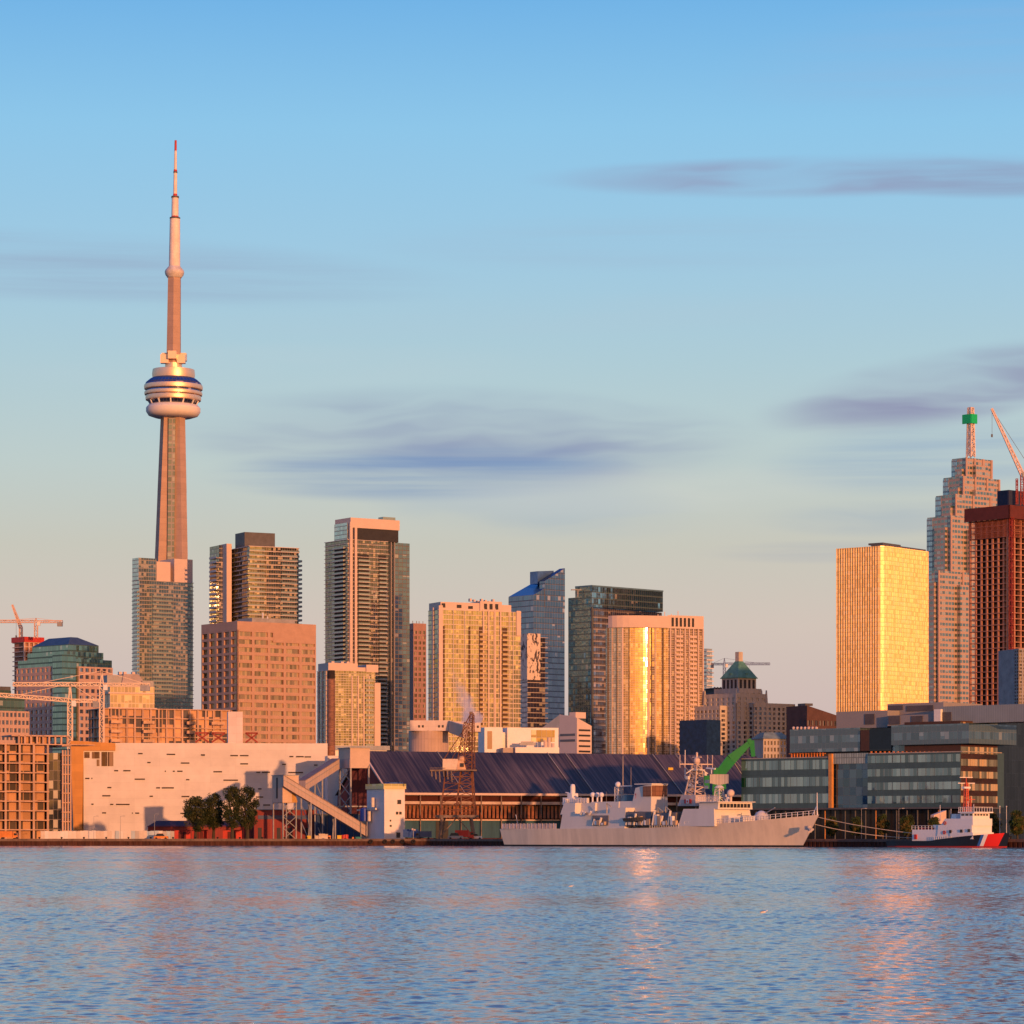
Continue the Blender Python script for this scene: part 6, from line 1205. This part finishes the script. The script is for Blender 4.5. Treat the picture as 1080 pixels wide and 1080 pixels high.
b = MB(); z = f.z(826, xm_); b.bar((xm_ - 1, -2, z), (xm_ + 1, 2.2, z), .1); b.bar((xm_ - .8, -1.6, z + 1.5), (xm_ + .8, 1.6, z + 1.5), .09); b.box(xm_ - .5, xm_ + .5, -1.2, 1.2, z - 1.4, z - .9); f.add('crosstree', b, WHITE)
b = MB(); x = f.x(1033, 1.5); b.bar((x - 3, 1.5, wz1), (x - 3, 1.5, f.z(840, x)), .12); b.bar((x - 3.8, .7, f.z(843, x)), (x - 2.2, 2.3, f.z(843, x)), .08); b.bar((x - 4, 1.5, wz1), (x - 3, 1.5, f.z(845, x)), .07); f.add('aft_mast', b, P('orange red mast', (.6, .12, .06)))
for p, a in ((1003, 853), (991.5, 849), (1027, 848), (1021, 845)): b = MB(); x = f.x(p); b.bar((x, 0, f.z(866 if p < 1010 else 857, x)), (x, 0, f.z(a, x)), .05); f.add('whip_aerial', b, WHITE)
for i in range(7): b = MB(); u = LT * (.3 + i * .09); bd, bw, zd = tx_(u / LT); b.lathe([(.15, -.12), (.4, -.12), (.4, .12), (.15, .12)], 0, 0, 12); me = b.mesh('tyre_fender', BLACK); o = put('tyre_fender', me, f.root, (u, bd + .1, zd - .9)); o.rotation_euler = (pi / 2, 0, 0)

# ================================================================== small waterfront things
def rope(p, q, sag, r, label, mat):
    p, q = Vector(p), Vector(q); n = 16; b = MB(); pts = [p.lerp(q, i / n) - Vector((0, 0, sag * 4 * (i / n) * (1 - i / n))) for i in range(n + 1)]; o = pts[0].copy()
    for a, c in zip(pts, pts[1:]): b.bar(a - o, c - o, r, 5)
    b.build('mooring_rope', mat, None, tuple(o), label=label, cat='rope', group='mooring ropes off the warship bow')
bowx, bowy = SO[0] + cd50 * (LH - 2), SO[1] - sd50 * (LH - 2); rm = P('pale rope', (.5, .42, .32), .9)
e1 = qline(178, 16); e2 = qline(152, 16)
rope((bowx, bowy, dk(LH) - .4), (e1[0], e1[1], GZ + .5), 1.6, .09, 'long mooring rope running from the warship bow towards the tug stern', rm)
rope((bowx - 1, bowy + 1, dk(LH) - 2.2), (e2[0], e2[1], GZ + .5), 1.2, .09, 'shorter slack mooring rope under the longer one at the warship bow', rm)
bol = MB(); bol.lathe([(.28, 0), (.22, .5), (.36, .6), (.36, .75), (0, .8)], n=12); bm_ = bol.mesh('bollard', BLACK)
def simple(name, me, loc, label, cat, group=None, rz=0, sc=1): o = put(name, me, None, loc, rz, label, cat, group); o.scale = (sc, sc, sc) if not isinstance(sc, tuple) else sc; return o
for i, (x, y) in enumerate([e1, e2]): simple('bollard', bm_, (x, y, GZ + .2), ('black bollard holding the end of the long mooring rope', 'black bollard holding the end of the short mooring rope')[i], 'bollard', 'quay bollards')

def make_tree(label, px, D, py_top, wpx, seed, dark=True, group=None, z=GZ):
    rnd = random.Random(seed); x0 = X(px, D); H = Z(py_top, D) - z; R = wpx / F * D / 2; t = put('tree', None, None, (x0, D, z), rnd.random() * 6, label, 'tree', group)
    b = MB(); tr = H * .035 + .06; th = H * .26; b.bar((0, 0, 0), (.05 * R, 0, th), tr, 7, r2=tr * .7)
    tips = []
    for i in range(9):
        a = i * 2.4 + rnd.random(); l = rnd.uniform(.4, .8); p1 = (R * l * cos(a), R * l * sin(a), th + (H - th) * rnd.uniform(.15, .75)); b.bar((.05 * R, 0, th * rnd.uniform(.7, 1)), p1, tr * .45, 5, r2=tr * .12); tips.append(p1)
    b.build('trunk', P('bark', (.06, .045, .03), .9), t)
    b = MB(); mats_ = (P('leaf dark', (.016, .030, .010), .8, var=.3), P('leaf mid', (.04, .055, .017), .8, var=.3), P('leaf warm', (.05, .055, .016), .8, var=.3)) if dark else (P('leaf green', (.05, .085, .02), .8, var=.3), P('leaf mid', (.04, .055, .017)), P('leaf yellow', (.14, .11, .03), .8, var=.3))
    cl = []
    for i in range(64):
        u = rnd.uniform(-1, 1); a = rnd.random() * 6.28; rr = R * (.3 + .62 * rnd.random() ** .5) * sqrt(1 - (u * .96) ** 2); cl.append((rr * cos(a), rr * sin(a), H * .6 + u * H * .36, R * rnd.uniform(.26, .46)))
    for cx, cy, cz, cr in cl + [(p[0], p[1], p[2], R * .3) for p in tips]:
        mt = rnd.choice(mats_)
        for k in range(95):
            v = Vector((rnd.gauss(0, 1), rnd.gauss(0, 1), rnd.gauss(0, 1))).normalized() * cr * rnd.uniform(.5, 1.12); c = Vector((cx, cy, cz)) + Vector((v.x, v.y, v.z * .85)); s_ = rnd.uniform(.13, .3) * (R / 3.2) ** .5
            u1 = Vector((rnd.gauss(0, 1), rnd.gauss(0, 1), rnd.gauss(0, 1))).normalized() * s_; u2 = u1.cross(Vector((rnd.gauss(0, 1), rnd.gauss(0, 1), rnd.gauss(0, 1)))).normalized() * s_
            b.face([c - u1, c - u2 * .7, c + u1, c + u2 * .7], mt)
    b.build('crown', None, t)
for lab, px, D, pt, w, sd_ in (('broad low dark tree farthest from the pair of tall trees by the red containers', 206, 1026, 840, 25, 1), ('broad dark tree touching the taller pair, before the white warehouse', 225, 1030, 837, 24, 2),
        ('tall narrow dark tree, slimmer of the pair before the white warehouse', 245, 1024, 829, 20, 3), ('tallest full dark tree of the pair, nearest the conveyor hopper', 261, 1026, 829, 22, 4)):
    make_tree(lab, px, D, pt, w, sd_)
for i, (px, D, pt, w) in enumerate(((877, 905, 862, 13), (903, 900, 862, 13), (931, 880, 859, 13), (957, 872, 860, 14), (985, 868, 862, 12), (1048, 850, 857, 15), (1073, 840, 856, 17))):
    make_tree(('small green tree by the warship bow before the glass offices', 'small green tree left of the orange column of the glass offices'.replace('left of', 'near'), 'small green tree above the long mooring rope', 'small green tree over the tug stern', 'small green tree behind the tug cabin and funnel', 'yellowish small tree above the tug bow', 'yellowish small tree beyond the pair of flagpoles')[i], px, D, pt, w, 20 + i, False, 'young trees along the promenade')
def pole(name, px, D, pt, label, cat, group=None, r=.09, lamp=True, mat=GREY):
    t = put(name, None, None, (X(px, D), D, GZ), 0, label, cat, group); h = Z(pt, D) - GZ; b = MB(); b.bar((0, 0, 0), (0, 0, h), r, 6, r2=r * .6); b.build('pole', mat, t)
    if lamp: b = MB(); b.bar((0, 0, h), (1.1, -.2, h + .15), r * .5, 5); b.box(.8, 1.5, -.35, -.05, h + .02, h + .2); b.build('lamp_head', mat, t)
    else: b = MB(); b.ball((0, 0, h), .16, n=8); b.build('finial', mat, t)
for px, D, pt, lab in ((99, 1024, 861, 'lamp post farthest along the pale site hoarding from the trees'), (127, 1024, 861, 'lamp post at the middle of the pale site hoarding'), (163, 1024, 859, 'lamp post before the purple roofed shed')): pole('street_lamp', px, D, pt, lab, 'lamp post', 'lamp posts on the quay')
for px, lab in ((1054.5, 'white flagpole nearer the tug wheelhouse'), (1061.5, 'white flagpole nearer the yellowish trees')): pole('flagpole', px, 848, 850.5, lab, 'flagpole', 'flagpoles by the tug bow', .1, False, WHITE)
for px, lab in ((908.5, 'thin lamp post under the glass offices by the orange column'), (948, 'thin lamp post under the glass offices behind the ropes')): pole('street_lamp', px, 880, 853, lab, 'lamp post', 'thin lamp posts on the promenade')
# crates, drums and bins along the quay
rnd = random.Random(11)
cb = {}
for nm, mt in (('yellow bin', YEL), ('cream crate', P('cream crate', (.6, .5, .38), .7)), ('orange drum', ORANGE), ('red drum', RED), ('teal skip', P('teal paint', (.03, .2, .2), .6))):
    b = MB()
    if 'drum' in nm: b.lathe([(.45, 0), (.48, .05), (.45, .45), (.48, .5), (.45, .95), (0, 1)], n=12)
    elif nm == 'teal skip': b.prism(rect(-.8, .8, -.6, .6), 0, 1.0, ptop=rect(-1.2, 1.2, -.7, .7)); b.box(-1.25, 1.25, -.75, -.68, .9, 1.05)
    else: b.box(-.6, .6, -.5, .5, .12, 1.1); b.box(-.66, .66, -.56, .56, 1.1, 1.2); b.box(-.5, -.3, -.5, .5, 0, .12); b.box(.3, .5, -.5, .5, 0, .12)
    cb[nm] = b.mesh(nm.replace(' ', '_'), mt)
for px, nm, sc, lab in ((326, 'yellow bin', 1, 'yellow bin farthest from the conveyor foot'), (334.5, 'cream crate', 1, 'low cream crate beside the yellow bin'), (339.5, 'cream crate', 1.5, 'tallest cream crate in the row under the conveyor'), (343, 'cream crate', 1.4, 'cream crate next to the orange drum'), (347, 'orange drum', 1.3, 'orange drum beside the cream crates'),
        (358, 'yellow bin', 1.1, 'yellow bin between the orange drum and the red drums'), (362.5, 'red drum', 1.5, 'tall red drum, first of a pair'), (365, 'red drum', 1.6, 'tall red drum, second of a pair'), (372, 'orange drum', .8, 'small orange drum beside the teal skip'), (378, 'teal skip', .8, 'teal skip at the foot of the conveyor gallery')):
    simple(nm.replace(' ', '_'), cb[nm], (X(px, 1016), 1016, GZ), lab, nm.split()[-1], None, 0, sc)
ty = MB(); ty.lathe([(.25, -.18), (.62, -.22), (.7, 0), (.62, .22), (.25, .18), (.25, -.18)], n=16); tym = ty.mesh('tyre_fender', BLACK)
for i, px in enumerate((406, 414.5, 424.5, 391, 436)): o = simple('tyre_fender', tym, (X(px, QD - .7), QD - .75, 1.35), 'black tyre fender hung on the quay wall below the small white block', 'tyre', 'tyre fenders on the quay wall below the small white block'); o.rotation_euler = (pi / 2, 0, 0)

def vehicle(px, D, L, H, mat, label, rz=0, truck=False):
    t = put('truck' if truck else 'parked_car', None, None, (X(px, D), D, GZ), rz, label, 'truck' if truck else 'car'); dw = P('vehicle glass', (.03, .035, .04), .1)
    b = MB(); h = H * .55
    if truck: b.box(-L / 2, L * .22, -1.1, 1.1, .7, H); b.build('cargo_body', mat, t); b = MB(); b.prism(rect(L * .24, L / 2, -1.05, 1.05), .5, H * .82, ptop=rect(L * .24, L / 2 - .35, -1, 1)); b.build('cab', mat, t); b = MB(); b.box(L * .3, L / 2 - .25, -1.08, 1.08, H * .5, H * .75); b.build('window', dw, t)
    else: b.prism(rect(-L / 2, L / 2, -.9, .9), .3, h, ptop=rect(-L / 2 + .1, L / 2 - .15, -.88, .88)); b.build('body', mat, t); b = MB(); b.prism(rect(-L * .38, L * .26, -.84, .84), h, H - .06, ptop=rect(-L * .28, L * .12, -.7, .7)); b.build('window', dw, t); b = MB(); b.box(-L * .28, L * .12, -.7, .7, H - .06, H); b.build('roof', mat, t)
    for x in (-L * .32, L * .32):
        for y in (-.85, .85): b = MB(); b.lathe([(0, -.12), (.34, -.12), (.34, .12), (0, .12)], n=14); o = put('wheel', b.mesh('wheel', BLACK), t, (x, y, .34)); o.rotation_euler = (pi / 2, 0, 0)
vehicle(436, 1020, 6.5, 3.2, BLUE, 'blue lorry parked beside the small white block', 0, True); vehicle(446.5, 1019, 5.2, 2.6, P('dull blue van paint', (.06, .1, .2), .4), 'dull blue truck with an open dark cab next to the blue lorry', pi, True)
vehicle(480.5, 1012, 5.0, 2.1, GREY, 'grey car under the old lattice dock crane'); vehicle(490, 1013, 6.0, 2.9, RED, 'red lorry under the old lattice dock crane', 0, True); vehicle(501, 1014, 4.6, 1.9, WHITE, 'white car just past the red lorry'); vehicle(9, 1022, 6, 2.6, ORANGE, 'orange truck at the foot of the bare concrete block', 0, True); vehicle(170, 1022, 4.6, 1.9, ORANGE, 'orange car parked at the end of the pale hoarding')
f = two(981.5, 985, 998, 880, 42); f.thing('kiosk_hut', 'small salmon kiosk with a slanted roof behind the tug', 'hut'); b = MB(); b.prism(rect(0, f.sx, 0, f.sy), f.z(869), lambda x, y: f.z(859.5) + x * .25); f.add('wall', b, SALM); b = MB(); b.box(.4, f.sx - .4, .3, f.sy - .3, 0, f.z(869)); f.add('base', b, DARK)
f = Fr(X(436, 1016), 1016, 0).thing('yard_light', 'pair of warm spherical yard lamps on a short post by the blue trucks', 'lamp'); b = MB(); b.bar((0, 0, 0), (0, 0, 3), .08); f.add('post', b, GREY); b = MB(); b.ball((-.3, 0, 3.2), .35, n=8); b.ball((.4, 0, 3.0), .3, n=8); f.add('lamp_globe', b, SALM)
# gulls on the water
def gull(px, py, label):
    D = CH * F / (py - HZ); t = put('gull', None, None, (X(px, D), D, .02), .3, label, 'bird', 'gulls afloat on the harbour'); t.scale = (.5, .5, .5); b = MB(); R_ = [(-.26, .02, .03), (-.16, .07, .07), (0, .1, .1), (.12, .09, .1), (.2, .05, .12)]
    n = 10; P2 = [[(x, w_ * cos(2 * pi * i / n), z + w_ * .8 * sin(2 * pi * i / n)) for i in range(n)] for x, w_, z in R_] + [[(.24 + .03 * 0, .04 * cos(2 * pi * i / n), .2 + .045 * sin(2 * pi * i / n)) for i in range(n)], [(.3, .03 * cos(2 * pi * i / n), .21 + .03 * sin(2 * pi * i / n)) for i in range(n)], [(.37, .006 * cos(2 * pi * i / n), .2 + .006 * sin(2 * pi * i / n)) for i in range(n)]]
    for a, c in zip(P2, P2[1:]):
        for i in range(n): j = (i + 1) % n; b.face([a[i], a[j], c[j], c[i]])
    b.face(P2[0][::-1]); b.build('body', WHITE, t, smooth=True); b = MB(); b.face([(-.34, 0, .09), (-.2, -.09, .13), (.08, -.1, .17), (.0, 0, .21)]); b.face([(-.34, 0, .09), (.0, 0, .21), (.08, .1, .17), (-.2, .09, .13)]); b.build('wings', GREY, t)
gull(602, 936, 'gull afloat nearer the sun glitter'); gull(805, 964, 'gull afloat away from the sun glitter, closer to the camera')

for i in range(16):
    px = 18 + i * 23.5; simple('bollard', bm_, (X(px, QD + 1.2), QD + 1.2, GZ), 'small black bollard on the open quay edge in the row running along the water', 'bollard', 'row of small bollards on the open quay edge')
